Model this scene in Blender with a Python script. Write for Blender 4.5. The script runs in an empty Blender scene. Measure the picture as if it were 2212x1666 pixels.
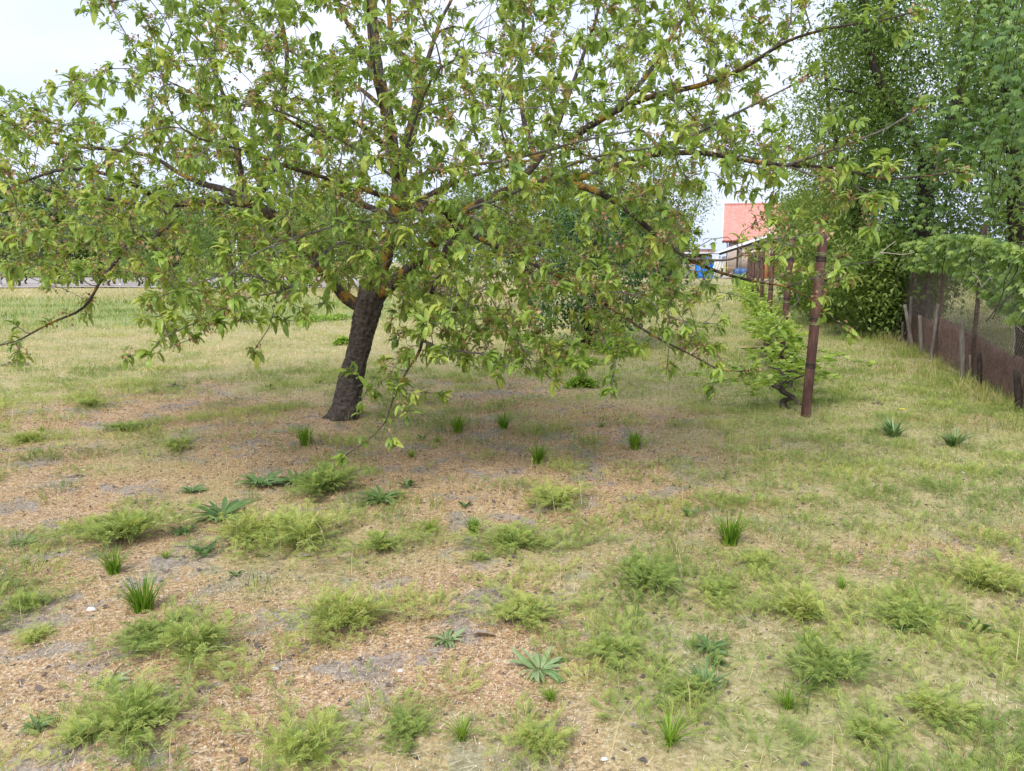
import bpy, math, random
import numpy as np
from mathutils import Vector
SC = bpy.context.scene
COL = SC.collection
PI = math.pi

# ------------------------------------------------------------------ camera
CAM_H, PITCH, LENS = 1.55, math.radians(9.2), 27.0
cd = bpy.data.cameras.new('camera'); cam = bpy.data.objects.new('camera', cd); COL.objects.link(cam)
cd.lens = LENS; cd.sensor_width = 36; cd.clip_start = 0.05; cd.clip_end = 3000
cam.location = (0, 0, CAM_H); cam.rotation_euler = (PI/2 - PITCH, 0, 0)
SC.camera = cam
# ------------------------------------------------------------------ sky and sun
SUN_EL, SUN_AZ = math.radians(48), math.radians(205)     # azimuth clockwise from +Y (view direction)
w = bpy.data.worlds.new('World'); SC.world = w; w.use_nodes = True
nt = w.node_tree; nt.nodes.clear()
out = nt.nodes.new('ShaderNodeOutputWorld'); bg = nt.nodes.new('ShaderNodeBackground')
sky = nt.nodes.new('ShaderNodeTexSky'); sky.sky_type = 'NISHITA'; sky.sun_disc = False
sky.sun_elevation = SUN_EL; sky.sun_rotation = SUN_AZ; sky.air_density = 1.0; sky.dust_density = 4.0
tc = nt.nodes.new('ShaderNodeTexCoord'); mp = nt.nodes.new('ShaderNodeMapping')
mp.inputs['Scale'].default_value = (1.0, 1.0, 3.0)
cn = nt.nodes.new('ShaderNodeTexNoise'); cn.inputs['Scale'].default_value = 1.6; cn.inputs['Detail'].default_value = 5
cr = nt.nodes.new('ShaderNodeValToRGB')
cr.color_ramp.elements[0].position = 0.36; cr.color_ramp.elements[0].color = (4.9, 5.8, 8.4, 1)
cr.color_ramp.elements[1].position = 0.62; cr.color_ramp.elements[1].color = (7.3, 7.9, 9.6, 1)
mx = nt.nodes.new('ShaderNodeMix'); mx.data_type = 'RGBA'; mx.inputs[0].default_value = 0.9
nt.links.new(tc.outputs['Generated'], mp.inputs[0]); nt.links.new(mp.outputs[0], cn.inputs['Vector'])
nt.links.new(cn.outputs['Fac'], cr.inputs[0]); nt.links.new(sky.outputs[0], mx.inputs[6]); nt.links.new(cr.outputs[0], mx.inputs[7])
nt.links.new(mx.outputs[2], bg.inputs[0]); bg.inputs[1].default_value = 0.1
nt.links.new(bg.outputs[0], out.inputs[0])
sd = bpy.data.lights.new('sun', 'SUN'); so = bpy.data.objects.new('sun', sd); COL.objects.link(so)
sd.energy = 2.4; sd.angle = math.radians(18); sd.color = (1, 0.95, 0.86)
S = Vector((math.sin(SUN_AZ)*math.cos(SUN_EL), math.cos(SUN_AZ)*math.cos(SUN_EL), math.sin(SUN_EL)))
so.rotation_euler = S.to_track_quat('Z', 'Y').to_euler()
SC.view_settings.view_transform = 'Standard'; SC.view_settings.look = 'None'
SC.view_settings.exposure = 0.62; SC.view_settings.gamma = 1
SC.cycles.max_bounces = 8; SC.cycles.diffuse_bounces = 4; SC.cycles.transmission_bounces = 5

# ------------------------------------------------------------------ numeric helpers
FP = 2212*LENS/36.0                       # focal length in photo units (photo 2212 x 1666)
def ray(u, v):
    dx = (u-1106)/FP; dy = (833-v)/FP
    return np.array([dx, math.cos(PITCH)+dy*math.sin(PITCH), -math.sin(PITCH)+dy*math.cos(PITCH)])
def W(u, v, d):                           # a point at forward distance d
    r = ray(u, v); r = r*(d/r[1]); return np.array([r[0], r[1], CAM_H+r[2]])
def G(u, v):                              # a point on the ground
    r = ray(u, v); t = -CAM_H/r[2]; return np.array([r[0]*t, r[1]*t])
_tab = {}
def vn(x, y, s=1.0, seed=0):              # value noise 0..1
    if seed not in _tab: _tab[seed] = np.random.RandomState(seed+77).rand(256, 256)
    T = _tab[seed]; x = np.asarray(x, float)*s+300.3; y = np.asarray(y, float)*s+300.7
    xi = np.floor(x).astype(int); yi = np.floor(y).astype(int); fx = x-xi; fy = y-yi
    fx = fx*fx*(3-2*fx); fy = fy*fy*(3-2*fy); xi &= 255; yi &= 255; x1 = (xi+1) & 255; y1 = (yi+1) & 255
    return (T[xi, yi]*(1-fx)+T[x1, yi]*fx)*(1-fy)+(T[xi, y1]*(1-fx)+T[x1, y1]*fx)*fy
def hz(x, y):                             # height of the ground
    x = np.asarray(x, float); y = np.asarray(y, float)
    return (vn(x, y, .5, 1)-.5)*.05+(vn(x, y, 1.9, 2)-.5)*.032+(vn(x, y, 7, 3)-.5)*.016
def nrm(a): return a/(np.linalg.norm(a, axis=-1, keepdims=True)+1e-9)
def sstep(a, b, x): t = np.clip((x-a)/(b-a), 0, 1); return t*t*(3-2*t)

class Acc:                                # collects faces for ONE mesh
    def __init__(s): s.v = []; s.f = {}; s.t = []; s.n = 0; s.mi = {}
    def add(s, v, faces, tint=0.5, mat=0):        # v (n,3), faces list of (k,m) index arrays
        v = np.asarray(v, float).reshape(-1, 3); s.v.append(v)
        t = np.full(len(v), tint, float) if np.isscalar(tint) else np.asarray(tint, float); s.t.append(t)
        for f in faces:
            f = np.asarray(f, int)
            if f.size == 0: continue
            s.f.setdefault(f.shape[1], []).append((f+s.n, mat))
        s.n += len(v)
    def tmpl(s, tv, tf, O, X, Y, Z, tint, mat=0):  # instances of a template: tv (m,3) or (n,m,3)
        n = len(O); tv = np.asarray(tv, float)
        if tv.ndim == 2: tv = np.broadcast_to(tv, (n,)+tv.shape)
        m = tv.shape[1]
        P = O[:, None, :]+tv[..., 0:1]*X[:, None, :]+tv[..., 1:2]*Y[:, None, :]+tv[..., 2:3]*Z[:, None, :]
        off = (np.arange(n)*m)[:, None, None]
        fs = [(np.asarray(f)[None]+off).reshape(-1, np.asarray(f).shape[1]) for f in tf]
        s.add(P.reshape(-1, 3), fs, np.repeat(np.broadcast_to(tint, (n,)), m), mat)
    def build(s, name, mats, parent=None, smooth=False):
        me = bpy.data.meshes.new(name); V = np.concatenate(s.v)
        me.vertices.add(len(V)); me.vertices.foreach_set('co', V.ravel())
        loops = []; starts = []; mi = []; c = 0
        for k in s.f:
            for f, m in s.f[k]:
                loops.append(f.ravel()); starts.append(c+np.arange(len(f))*k); mi.append(np.full(len(f), m)); c += f.size
        loops = np.concatenate(loops); starts = np.concatenate(starts); mi = np.concatenate(mi)
        me.loops.add(len(loops)); me.loops.foreach_set('vertex_index', loops.astype(np.int32))
        me.polygons.add(len(starts)); me.polygons.foreach_set('loop_start', starts.astype(np.int32))
        me.polygons.foreach_set('material_index', mi.astype(np.int32))
        if smooth: me.polygons.foreach_set('use_smooth', np.ones(len(starts), bool))
        at = me.attributes.new('tint', 'FLOAT', 'POINT'); at.data.foreach_set('value', np.concatenate(s.t).astype(np.float32))
        me.update(calc_edges=True); me.validate()
        if not isinstance(mats, (list, tuple)): mats = [mats]
        for m in mats: me.materials.append(m)
        o = bpy.data.objects.new(name, me); COL.objects.link(o)
        if parent is not None: o.parent = parent
        return o
def tag(o, label=None, cat=None, group=None, kind=None):
    if label: o['label'] = label
    if cat: o['category'] = cat
    if group: o['group'] = group
    if kind: o['kind'] = kind
    return o
def empty(name, loc, label, cat, group=None, rz=0):
    o = bpy.data.objects.new(name, None); COL.objects.link(o); o.location = [float(a) for a in loc]; o.rotation_euler = (0, 0, rz)
    o.empty_display_size = .1
    return tag(o, label, cat, group)
def rebase(root):                         # children were modelled in world space
    for ch in root.children: ch.matrix_parent_inverse = root.matrix_basis.inverted()
def copy_tree(o, parent=None):
    c = o.copy(); COL.objects.link(c)
    if parent is not None: c.parent = parent
    for ch in list(o.children): copy_tree(ch, c)
    return c
def tube(acc, P, R, sides=6, tint=0.5, mat=0, cap=True, jit=0, rng=None):
    P = np.asarray(P, float); R = np.broadcast_to(np.asarray(R, float), (len(P),)); n = len(P)
    T = np.gradient(P, axis=0); T = nrm(T); ref = np.array([0, 0, 1.]) if abs(T[0, 2]) < .85 else np.array([1., 0, 0])
    U = np.zeros_like(P); u = nrm(np.cross(T[0], ref))
    for i in range(n):
        u = u-T[i]*np.dot(u, T[i]); u = u/(np.linalg.norm(u)+1e-9); U[i] = u
    Vv = np.cross(T, U); a = np.arange(sides)*2*PI/sides
    rr = R[:, None]*np.ones((1, sides))
    if jit and rng is not None: rr = rr*(1+jit*(rng.rand(n, sides)-.5))
    ring = P[:, None, :]+rr[..., None]*(np.cos(a)[None, :, None]*U[:, None, :]+np.sin(a)[None, :, None]*Vv[:, None, :])
    i = np.arange(n-1)[:, None]*sides; j = np.arange(sides)[None, :]; j2 = (j+1) % sides
    q = np.stack([i+j, i+j2, i+sides+j2, i+sides+j], -1).reshape(-1, 4)
    fs = [q]
    V = ring.reshape(-1, 3)
    if cap:
        V = np.vstack([V, P[0], P[-1]]); k = n*sides; jj = np.arange(sides)
        fs.append(np.stack([(jj+1) % sides, jj, np.full(sides, k)], -1))
        fs.append(np.stack([(n-1)*sides+jj, (n-1)*sides+(jj+1) % sides, np.full(sides, k+1)], -1))
    acc.add(V, fs, tint, mat)
def box(acc, c, s, rz=0, tint=.5, mat=0, rx=0, ry=0):
    from mathutils import Euler
    M = np.array(Euler((rx, ry, rz)).to_matrix())
    v = np.array([[x, y, z] for x in (-.5, .5) for y in (-.5, .5) for z in (-.5, .5)])*np.asarray(s, float)
    acc.add(v@M.T+np.asarray(c, float), [np.array([[0, 1, 3, 2], [4, 6, 7, 5], [0, 4, 5, 1], [2, 3, 7, 6], [0, 2, 6, 4], [1, 5, 7, 3]])], tint, mat)
def smooth_path(P, step=.08):
    P = np.asarray(P, float); k = P.shape[1]; n = len(P)
    if n < 3:
        m = max(2, int(np.linalg.norm(P[1][:3]-P[0][:3])/step)); t = np.linspace(0, 1, m)[:, None]; return P[0]*(1-t)+P[1]*t
    Q = np.vstack([2*P[0]-P[1], P, 2*P[-1]-P[-2]]); o = []
    for i in range(1, n):
        p0, p1, p2, p3 = Q[i-1], Q[i], Q[i+1], Q[i+2]; m = max(2, int(np.linalg.norm((p2-p1)[:3])/step))
        t = np.linspace(0, 1, m, endpoint=(i == n-1))[:, None]
        o.append(.5*((2*p1)+(-p0+p2)*t+(2*p0-5*p1+4*p2-p3)*t*t+(-p0+3*p1-3*p2+p3)*t**3))
    return np.vstack(o)

# ------------------------------------------------------------------ materials
def mat_base(name):
    m = bpy.data.materials.new(name); m.use_nodes = True; t = m.node_tree; t.nodes.clear()
    o = t.nodes.new('ShaderNodeOutputMaterial'); p = t.nodes.new('ShaderNodeBsdfPrincipled'); t.links.new(p.outputs[0], o.inputs[0])
    return m, t, o, p
def ramp(t, fac, stops, interp='LINEAR'):
    r = t.nodes.new('ShaderNodeValToRGB'); r.color_ramp.interpolation = interp
    e = r.color_ramp.elements
    while len(e) > 1: e.remove(e[-1])
    e[0].position = stops[0][0]; e[0].color = tuple(stops[0][1])+(1,)
    for p, c in stops[1:]:
        x = e.new(p); x.color = tuple(c)+(1,)
    t.links.new(fac, r.inputs[0]); return r.outputs[0]
def noise(t, scale, detail=4, rough=.55, coord='Object', vec=None, stretch=None, col=False):
    n = t.nodes.new('ShaderNodeTexNoise'); n.inputs['Scale'].default_value = scale; n.inputs['Detail'].default_value = detail
    n.inputs['Roughness'].default_value = rough
    if vec is None:
        c = t.nodes.new('ShaderNodeTexCoord'); vec = c.outputs[coord]
    if stretch:
        mm = t.nodes.new('ShaderNodeMapping'); mm.inputs['Scale'].default_value = stretch; t.links.new(vec, mm.inputs[0]); vec = mm.outputs[0]
    t.links.new(vec, n.inputs['Vector']); return n.outputs['Color' if col else 'Fac']
def mixc(t, fac, a, b, mode='MIX'):
    m = t.nodes.new('ShaderNodeMix'); m.data_type = 'RGBA'; m.blend_type = mode
    for sock, val in ((m.inputs[0], fac), (m.inputs[6], a), (m.inputs[7], b)):
        if isinstance(val, (int, float)): sock.default_value = val
        elif isinstance(val, tuple): sock.default_value = val+(1,)
        else: t.links.new(val, sock)
    return m.outputs[2]
def math_(t, op, a, b=0.0, clamp=False):
    m = t.nodes.new('ShaderNodeMath'); m.operation = op; m.use_clamp = clamp
    for i, v in enumerate((a, b)):
        if isinstance(v, (int, float)): m.inputs[i].default_value = v
        else: t.links.new(v, m.inputs[i])
    return m.outputs[0]
def bump(t, p, h, strength=.4, dist=.02):
    b = t.nodes.new('ShaderNodeBump'); b.inputs['Strength'].default_value = strength; b.inputs['Distance'].default_value = dist
    t.links.new(h, b.inputs['Height']); t.links.new(b.outputs[0], p.inputs['Normal'])
def leaf_mat(name, stops, rough=.5, trans=.35, spec=.35, back=None):
    m, t, o, p = mat_base(name)
    a = t.nodes.new('ShaderNodeAttribute'); a.attribute_name = 'tint'
    c = ramp(t, a.outputs['Fac'], stops)
    n = noise(t, 60, 2); c = mixc(t, .35, c, ramp(t, n, [(.3, (.6, .6, .6)), (.7, (1.25, 1.25, 1.25))]), 'MULTIPLY')
    if back:
        g = t.nodes.new('ShaderNodeNewGeometry'); c = mixc(t, math_(t, 'MULTIPLY', g.outputs['Backfacing'], .45), c, back)
    p.inputs['Roughness'].default_value = rough; p.inputs['Specular IOR Level'].default_value = spec
    t.links.new(c, p.inputs['Base Color'])
    tr = t.nodes.new('ShaderNodeBsdfTranslucent'); t.links.new(mixc(t, .75, c, (1.5, 1.45, .7), 'MULTIPLY'), tr.inputs[0])
    ms = t.nodes.new('ShaderNodeMixShader'); ms.inputs[0].default_value = trans
    t.links.new(p.outputs[0], ms.inputs[1]); t.links.new(tr.outputs[0], ms.inputs[2]); t.links.new(ms.outputs[0], o.inputs[0])
    return m
def plain(name, stops, scale=8, rough=.8, bs=.3, bd=.01, detail=5, stretch=None, spec=.3, bscale=None, metallic=0):
    m, t, o, p = mat_base(name); n = noise(t, scale, detail, .6, stretch=stretch)
    t.links.new(ramp(t, n, stops), p.inputs['Base Color']); p.inputs['Roughness'].default_value = rough
    p.inputs['Specular IOR Level'].default_value = spec; p.inputs['Metallic'].default_value = metallic
    if bs: bump(t, p, noise(t, bscale or scale*3, 4, stretch=stretch), bs, bd)
    return m
def bark_mat(name, dark, light, lichen=None, lich_lo=.52, lich_hi=.6, sc=18, stretch=(1, 1, .35)):
    m, t, o, p = mat_base(name)
    n = noise(t, sc, 8, .65, stretch=stretch); c = ramp(t, n, [(.3, dark), (.55, tuple((a+b)/2 for a, b in zip(dark, light))), (.75, light)])
    if lichen:
        f = ramp(t, noise(t, 7, 5, .6), [(lich_lo, (0, 0, 0)), (lich_hi, (1, 1, 1))])
        lc = ramp(t, noise(t, 55, 3), [(.3, lichen[0]), (.7, lichen[1])]); c = mixc(t, f, c, lc)
    t.links.new(c, p.inputs['Base Color']); p.inputs['Roughness'].default_value = .9; p.inputs['Specular IOR Level'].default_value = .15
    bump(t, p, noise(t, sc*1.6, 8, .75, stretch=stretch), 1.0, .035)
    return m
LICH = ((.30, .16, .03), (.48, .31, .07))
M = {}
M['cherry_leaf'] = leaf_mat('cherry leaf', [(0, (.09, .17, .04)), (.4, (.20, .32, .065)), (.75, (.34, .47, .085)), (1, (.54, .60, .14))], .40, .42, .45, back=(.22, .30, .12))
M['blossom'] = leaf_mat('withered blossom', [(0, (.20, .10, .05)), (.5, (.44, .27, .15)), (1, (.62, .42, .30))], .8, .25, .2)
M['cherry_fruit'] = leaf_mat('unripe cherry', [(0, (.12, .2, .03)), (.6, (.3, .38, .06)), (1, (.45, .35, .08))], .3, .1, .5)
M['trunk_bark'] = bark_mat('cherry trunk bark', (.03, .024, .02), (.26, .215, .185), ((.15, .12, .04), (.22, .15, .05)), .68, .76, 24, (1, 1, 1.4))
M['limb_bark'] = bark_mat('cherry limb bark', (.035, .027, .022), (.19, .155, .13), LICH, .515, .60, 30)
M['twig_bark'] = bark_mat('cherry twig bark', (.16, .135, .12), (.46, .42, .39), LICH, .60, .70, 40)
M['dark_bark'] = bark_mat('dark tree bark', (.02, .016, .013), (.10, .085, .07))
M['vine_bark'] = bark_mat('grape vine bark', (.05, .038, .03), (.22, .18, .15))
M['pale_wood'] = bark_mat('weathered grey wood', (.12, .10, .085), (.38, .34, .30), None, sc=25, stretch=(1, 1, .15))
M['dark_leaf'] = leaf_mat('dark glossy leaf', [(0, (.03, .08, .02)), (.6, (.075, .165, .04)), (1, (.14, .25, .06))], .33, .25, .5)
M['mid_leaf'] = leaf_mat('mid green leaf', [(0, (.06, .12, .03)), (.5, (.165, .26, .06)), (1, (.34, .42, .13))], .5, .35, .3)
M['far_leaf'] = leaf_mat('far foliage', [(0, (.08, .12, .05)), (.5, (.17, .22, .09)), (1, (.28, .33, .15))], .6, .3, .2)
M['locust_leaf'] = leaf_mat('fresh locust leaf', [(0, (.07, .13, .025)), (.5, (.16, .26, .045)), (1, (.32, .40, .09))], .5, .4, .3)
M['sucker_leaf'] = leaf_mat('fresh sucker leaf', [(0, (.12, .24, .03)), (.5, (.26, .42, .05)), (1, (.46, .58, .10))], .5, .4, .3)
M['creeper_leaf'] = leaf_mat('creeper leaf', [(0, (.05, .11, .03)), (.5, (.15, .26, .055)), (1, (.34, .46, .11))], .4, .3, .4)
M['vine_leaf'] = leaf_mat('grape leaf', [(0, (.17, .29, .04)), (.5, (.36, .49, .08)), (1, (.58, .66, .2))], .5, .4, .3)
M['grass'] = leaf_mat('grass blade', [(0, (.08, .16, .03)), (.3, (.20, .28, .06)), (.55, (.36, .365, .12)), (.75, (.54, .47, .23)), (1, (.72, .59, .37))], .6, .3, .2)
M['tuft'] = leaf_mat('bright grass', [(0, (.06, .17, .01)), (.6, (.17, .33, .02)), (1, (.40, .45, .10))], .5, .35, .3)
M['weed'] = leaf_mat('feathery weed leaf', [(0, (.13, .21, .05)), (.4, (.27, .36, .095)), (.75, (.45, .51, .13)), (1, (.60, .54, .24))], .65, .3, .2)
M['broad'] = leaf_mat('broad weed leaf', [(0, (.06, .14, .03)), (.5, (.13, .23, .07)), (1, (.32, .42, .20))], .5, .25, .4)
M['petal'] = leaf_mat('fallen petal', [(0, (.12, .08, .06)), (.2, (.36, .20, .105)), (.55, (.60, .375, .19)), (.8, (.70, .51, .31)), (1, (.80, .70, .54))], .85, .15, .1)
M['rust'] = plain('rusty painted steel', [(.3, (.04, .021, .018)), (.5, (.10, .045, .036)), (.72, (.20, .115, .085))], 14, .6, .3, .004, 6, (1, 1, .3), .35)
M['rust_sheet'] = plain('rusty sheet iron', [(.3, (.14, .075, .06)), (.5, (.26, .135, .105)), (.7, (.38, .23, .18))], 5, .8, .4, .01, 7)
M['wire'] = plain('dark wire', [(.4, (.03, .03, .03)), (.6, (.08, .08, .08))], 30, .5, 0, metallic=.6)
M['wire_green'] = plain('green cord', [(.4, (.18, .24, .08)), (.6, (.34, .38, .16))], 30, .6, 0)
M['mesh_wire'] = plain('rusty fence wire', [(.4, (.13, .10, .08)), (.6, (.30, .24, .18))], 20, .7, 0)
M['dry_stem'] = plain('dry pale stem', [(.3, (.30, .26, .21)), (.7, (.55, .50, .44))], 20, .9, .2)
M['soil'] = plain('loose grey soil', [(.3, (.07, .058, .052)), (.7, (.20, .165, .145))], 25, .95, .7, .01)
M['stone'] = plain('pale stone', [(.3, (.5, .47, .43)), (.7, (.8, .78, .74))], 30, .8, .3)
M['dead_leaf'] = plain('curled dead leaf', [(.3, (.25, .19, .14)), (.7, (.45, .37, .30))], 40, .8, .3)
M['yellow'] = plain('yellow petals', [(.3, (.8, .65, .02)), (.7, (.9, .8, .05))], 40, .6, 0)
M['roof_red'] = plain('red roof tiles', [(.3, (.48, .21, .175)), (.7, (.64, .32, .27))], 3, .7, .2)
M['roof_old'] = plain('faded salmon tiles', [(.3, (.45, .24, .18)), (.7, (.66, .42, .34))], 3, .8, .2)
M['wall'] = plain('beige render', [(.3, (.52, .42, .36)), (.7, (.64, .54, .47))], 2, .9, .2)
M['wall_orange'] = plain('terracotta render', [(.3, (.50, .20, .10)), (.7, (.60, .28, .16))], 2, .9, .2)
M['white'] = plain('white paint', [(.3, (.62, .62, .60)), (.7, (.82, .82, .80))], 6, .7, .1)
M['black'] = plain('dark trim', [(.3, (.012, .012, .014)), (.7, (.035, .034, .034))], 6, .7, .1)
M['glass'] = plain('dark window glass', [(.3, (.02, .022, .025)), (.7, (.05, .055, .06))], 3, .15, 0, spec=.6)
M['tarp'] = plain('blue tarpaulin', [(.3, (.01, .10, .42)), (.55, (.02, .2, .65)), (.75, (.12, .36, .8))], 3, .45, .9, .1)
M['barrel'] = plain('blue plastic', [(.3, (.03, .08, .22)), (.7, (.12, .2, .38))], 3, .5, .1)
M['concrete'] = plain('old concrete', [(.3, (.25, .22, .19)), (.7, (.5, .46, .42))], 5, .95, .3)
M['yellow_wood'] = plain('yellow board', [(.3, (.5, .38, .12)), (.7, (.62, .5, .2))], 5, .8, .1)

# ------------------------------------------------------------------ ground
TRUNK = G(745, 903)
def litter_zone(x, y):                    # brown fallen petals under the cherry tree
    d = np.hypot((x-TRUNK[0]-.3)/1.25, (y-TRUNK[1]+1.9)/1.0)
    e = vn(x, y, .55, 9)*2.4+vn(x, y, 1.7, 10)*1.1-1.7
    near = sstep(.2, -1.2, x-.5*(y-3)-.2+e*.5)*sstep(6.5, 4, y)
    right = sstep(-.4, .9, x-.33*(y-2.7)-.25+e*.45)
    return np.clip(np.maximum(sstep(5.0, 2.6, d+e), .85*near)*(1-.85*right), 0, .93)*(1-.5*sstep(.5, .75, vn(x, y, 1.1, 18)))*.999+.0+np.maximum(0, .62*sstep(.62, .76, vn(x, y, .85, 57))*sstep(14, 9, y)*sstep(-.5, 1, x))
def green_zone(x, y):
    a = .55+.5*sstep(-.8, 1.8, x-.15*y)+.55*(vn(x, y, .9, 11)-.5)+.6*(vn(x, y, 2.6, 12)-.5)-.36*litter_zone(x, y)
    return np.clip(a, .02, 1)
def ground():
    s = np.linspace(-1, 1, 401); k = 7.2
    gx = 1400*np.sinh(k*s)/math.sinh(k)
    s2 = np.linspace(-1, 1, 461); gy = 1400*np.sinh(k*s2)/math.sinh(k)+4
    X, Y = np.meshgrid(gx, gy); Z = hz(X, Y)*np.clip(60/(np.hypot(X, Y)+1), 0, 1)
    V = np.stack([X, Y, Z], -1).reshape(-1, 3); n = len(gx); m = len(gy)
    i = (np.arange(m-1)[:, None]*n+np.arange(n-1)[None]).ravel()
    a = Acc(); a.add(V, [np.stack([i, i+1, i+n+1, i+n], -1)], litter_zone(V[:, 0], V[:, 1]))
    mt, t, o, p = mat_base('dry meadow ground')
    geo = t.nodes.new('ShaderNodeNewGeometry'); pos = geo.outputs['Position']
    sep = t.nodes.new('ShaderNodeSeparateXYZ'); t.links.new(pos, sep.inputs[0]); px, py = sep.outputs[0], sep.outputs[1]
    at = t.nodes.new('ShaderNodeAttribute'); at.attribute_name = 'tint'
    fine = noise(t, 45, 6, .7, vec=pos); med = noise(t, 3.2, 6, .65, vec=pos); big = noise(t, .35, 5, .6, vec=pos)
    vor = t.nodes.new('ShaderNodeTexVoronoi'); vor.inputs['Scale'].default_value = 105; t.links.new(pos, vor.inputs['Vector'])
    vsep = t.nodes.new('ShaderNodeSeparateColor'); t.links.new(vor.outputs['Color'], vsep.inputs[0])
    soil = ramp(t, fine, [(.3, (.17, .145, .135)), (.5, (.33, .29, .265)), (.7, (.48, .43, .39))])
    pet = ramp(t, vsep.outputs[0], [(0, (.22, .16, .12)), (.25, (.40, .25, .14)), (.6, (.54, .36, .195)), (.85, (.62, .46, .29)), (1, (.70, .59, .45))])
    mfine = math_(t, 'ADD', math_(t, 'MULTIPLY', fine, .55), math_(t, 'MULTIPLY', noise(t, 9, 5, .7, vec=pos), .45))
    straw = ramp(t, mfine, [(.30, (.16, .135, .08)), (.42, (.33, .29, .14)), (.55, (.50, .43, .235)), (.7, (.64, .55, .36))])
    green = ramp(t, fine, [(.3, (.13, .17, .05)), (.55, (.30, .34, .11)), (.75, (.46, .45, .2))])
    far = mixc(t, ramp(t, med, [(.42, (0, 0, 0)), (.62, (.65, .65, .65))]), straw, green)
    # petals broken by bare soil
    pf = ramp(t, noise(t, 2.6, 8, .68, vec=pos), [(.42, (.1, .1, .1)), (.48, (.97, .97, .97))])
    lit = mixc(t, pf, soil, pet)
    lit = mixc(t, .8, lit, ramp(t, noise(t, 130, 3, .7, vec=pos), [(.33, (.35, .33, .32)), (.48, (1, 1, 1))]), 'MULTIPLY')
    c = mixc(t, at.outputs['Fac'], far, lit)
    # greener band of taller grass behind the tree
    wob = math_(t, 'MULTIPLY', math_(t, 'SUBTRACT', noise(t, .12, 3, vec=pos), .5), 18)
    yy = math_(t, 'ADD', py, wob)
    b1 = ramp(t, math_(t, 'DIVIDE', math_(t, 'SUBTRACT', yy, 15), 40), [(.05, (0, 0, 0)), (.2, (1, 1, 1)), (.38, (1, 1, 1)), (.5, (0, 0, 0))])
    leftm = ramp(t, math_(t, 'DIVIDE', math_(t, 'ADD', px, 12), 12), [(.55, (1, 1, 1)), (.95, (0, 0, 0))])
    gf = mixc(t, .75, (0, 0, 0), mixc(t, 1.0, b1, leftm, 'MULTIPLY'))
    c = mixc(t, .7, c, ramp(t, noise(t, 22, 6, .75, vec=pos), [(.36, (.45, .42, .38)), (.50, (1, 1, 1))]), 'MULTIPLY')
    c = mixc(t, gf, c, (.26, .34, .12))
    t.links.new(c, p.inputs['Base Color']); p.inputs['Roughness'].default_value = .95; p.inputs['Specular IOR Level'].default_value = .1
    hh = math_(t, 'ADD', math_(t, 'MULTIPLY', fine, .6), math_(t, 'MULTIPLY', vsep.outputs[0], .5)); bump(t, p, hh, .6, .015)
    g = a.build('ground', mt, smooth=True); tag(g, kind='structure')
    # tilled vineyard soil, far left
    a = Acc(); xs = np.linspace(-75, -9, 60); ys = np.linspace(45, 72, 40); X, Y = np.meshgrid(xs, ys)
    edge = np.sin(X*.7)*.5; Y2 = Y+edge*(Y < 50); Z = .05+.02*np.sin(Y*6)+.01*vn(X, Y, 2, 5)
    V = np.stack([X, Y2, Z], -1).reshape(-1, 3); i = (np.arange(39)[:, None]*60+np.arange(59)[None]).ravel()
    a.add(V, [np.stack([i, i+1, i+61, i+60], -1)])
    mt = plain('tilled soil', [(.3, (.28, .24, .21)), (.7, (.46, .41, .37))], 1.2, .95, .5, .05)
    tag(a.build('tilled_soil', mt), kind='structure')
ground()

# ------------------------------------------------------------------ leaves
def leaf_template(n, L, Wd, rng, curl=.5, fold=.3):
    """cherry-like leaf: x along, y across, z normal; (n,11,3)"""
    t = np.array([0, .22, .22, .22, .52, .52, .52, .8, .8, .8, 1.0]); s = np.array([0, -.8, 0, .8, -1, 0, 1, -.62, 0, .62, 0])
    cu = curl*(.5+rng.rand(n, 1)); ang = cu*t[None]*1.8
    r = 1/np.maximum(cu*1.8, .05); x = np.sin(ang)*r; z = (np.cos(ang)-1)*r
    wv = s[None]*(.5*Wd)[:, None]; zz = z*L[:, None]+np.abs(s)[None]*fold*(.6*Wd)[:, None]*(.4+rng.rand(n, 1))
    wave = (rng.rand(n, 11)-.5)*.10*Wd[:, None]
    return np.stack([x*L[:, None], wv, zz+wave], -1)
LF = [np.array([[0, 1, 2], [0, 2, 3], [7, 10, 8], [8, 10, 9]]), np.array([[1, 4, 5, 2], [2, 5, 6, 3], [4, 7, 8, 5], [5, 8, 9, 6]])]
def frames(D, rng, up=1.0):
    D = nrm(D); ref = np.array([0, 0, up])+(rng.rand(len(D), 3)-.5)*.9
    Y = nrm(np.cross(ref, D)); Z = nrm(np.cross(D, Y)); return D, Y, Z
def add_leaves(acc, O, D, L, wr, tint, rng, curl=.5, fold=.3, mat=0):
    X, Y, Z = frames(D, rng); acc.tmpl(leaf_template(len(O), L, L*wr, rng, curl, fold), LF, O, X, Y, Z, tint, mat)
def add_diamonds(acc, O, D, L, wr, tint, rng, droop=.25):
    X, Y, Z = frames(D, rng); n = len(O); Wd = L*wr
    tv = np.zeros((n, 5, 3)); tv[:, 1, 0] = L*.45; tv[:, 1, 1] = -Wd/2; tv[:, 2, 0] = L*.5; tv[:, 2, 2] = -.12*L
    tv[:, 3, 0] = L*.45; tv[:, 3, 1] = Wd/2; tv[:, 4, 0] = L; tv[:, 4, 2] = -droop*L
    acc.tmpl(tv, [np.array([[0, 2, 1], [0, 3, 2], [1, 2, 4], [2, 3, 4]])], O, X, Y, Z, tint)
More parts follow.
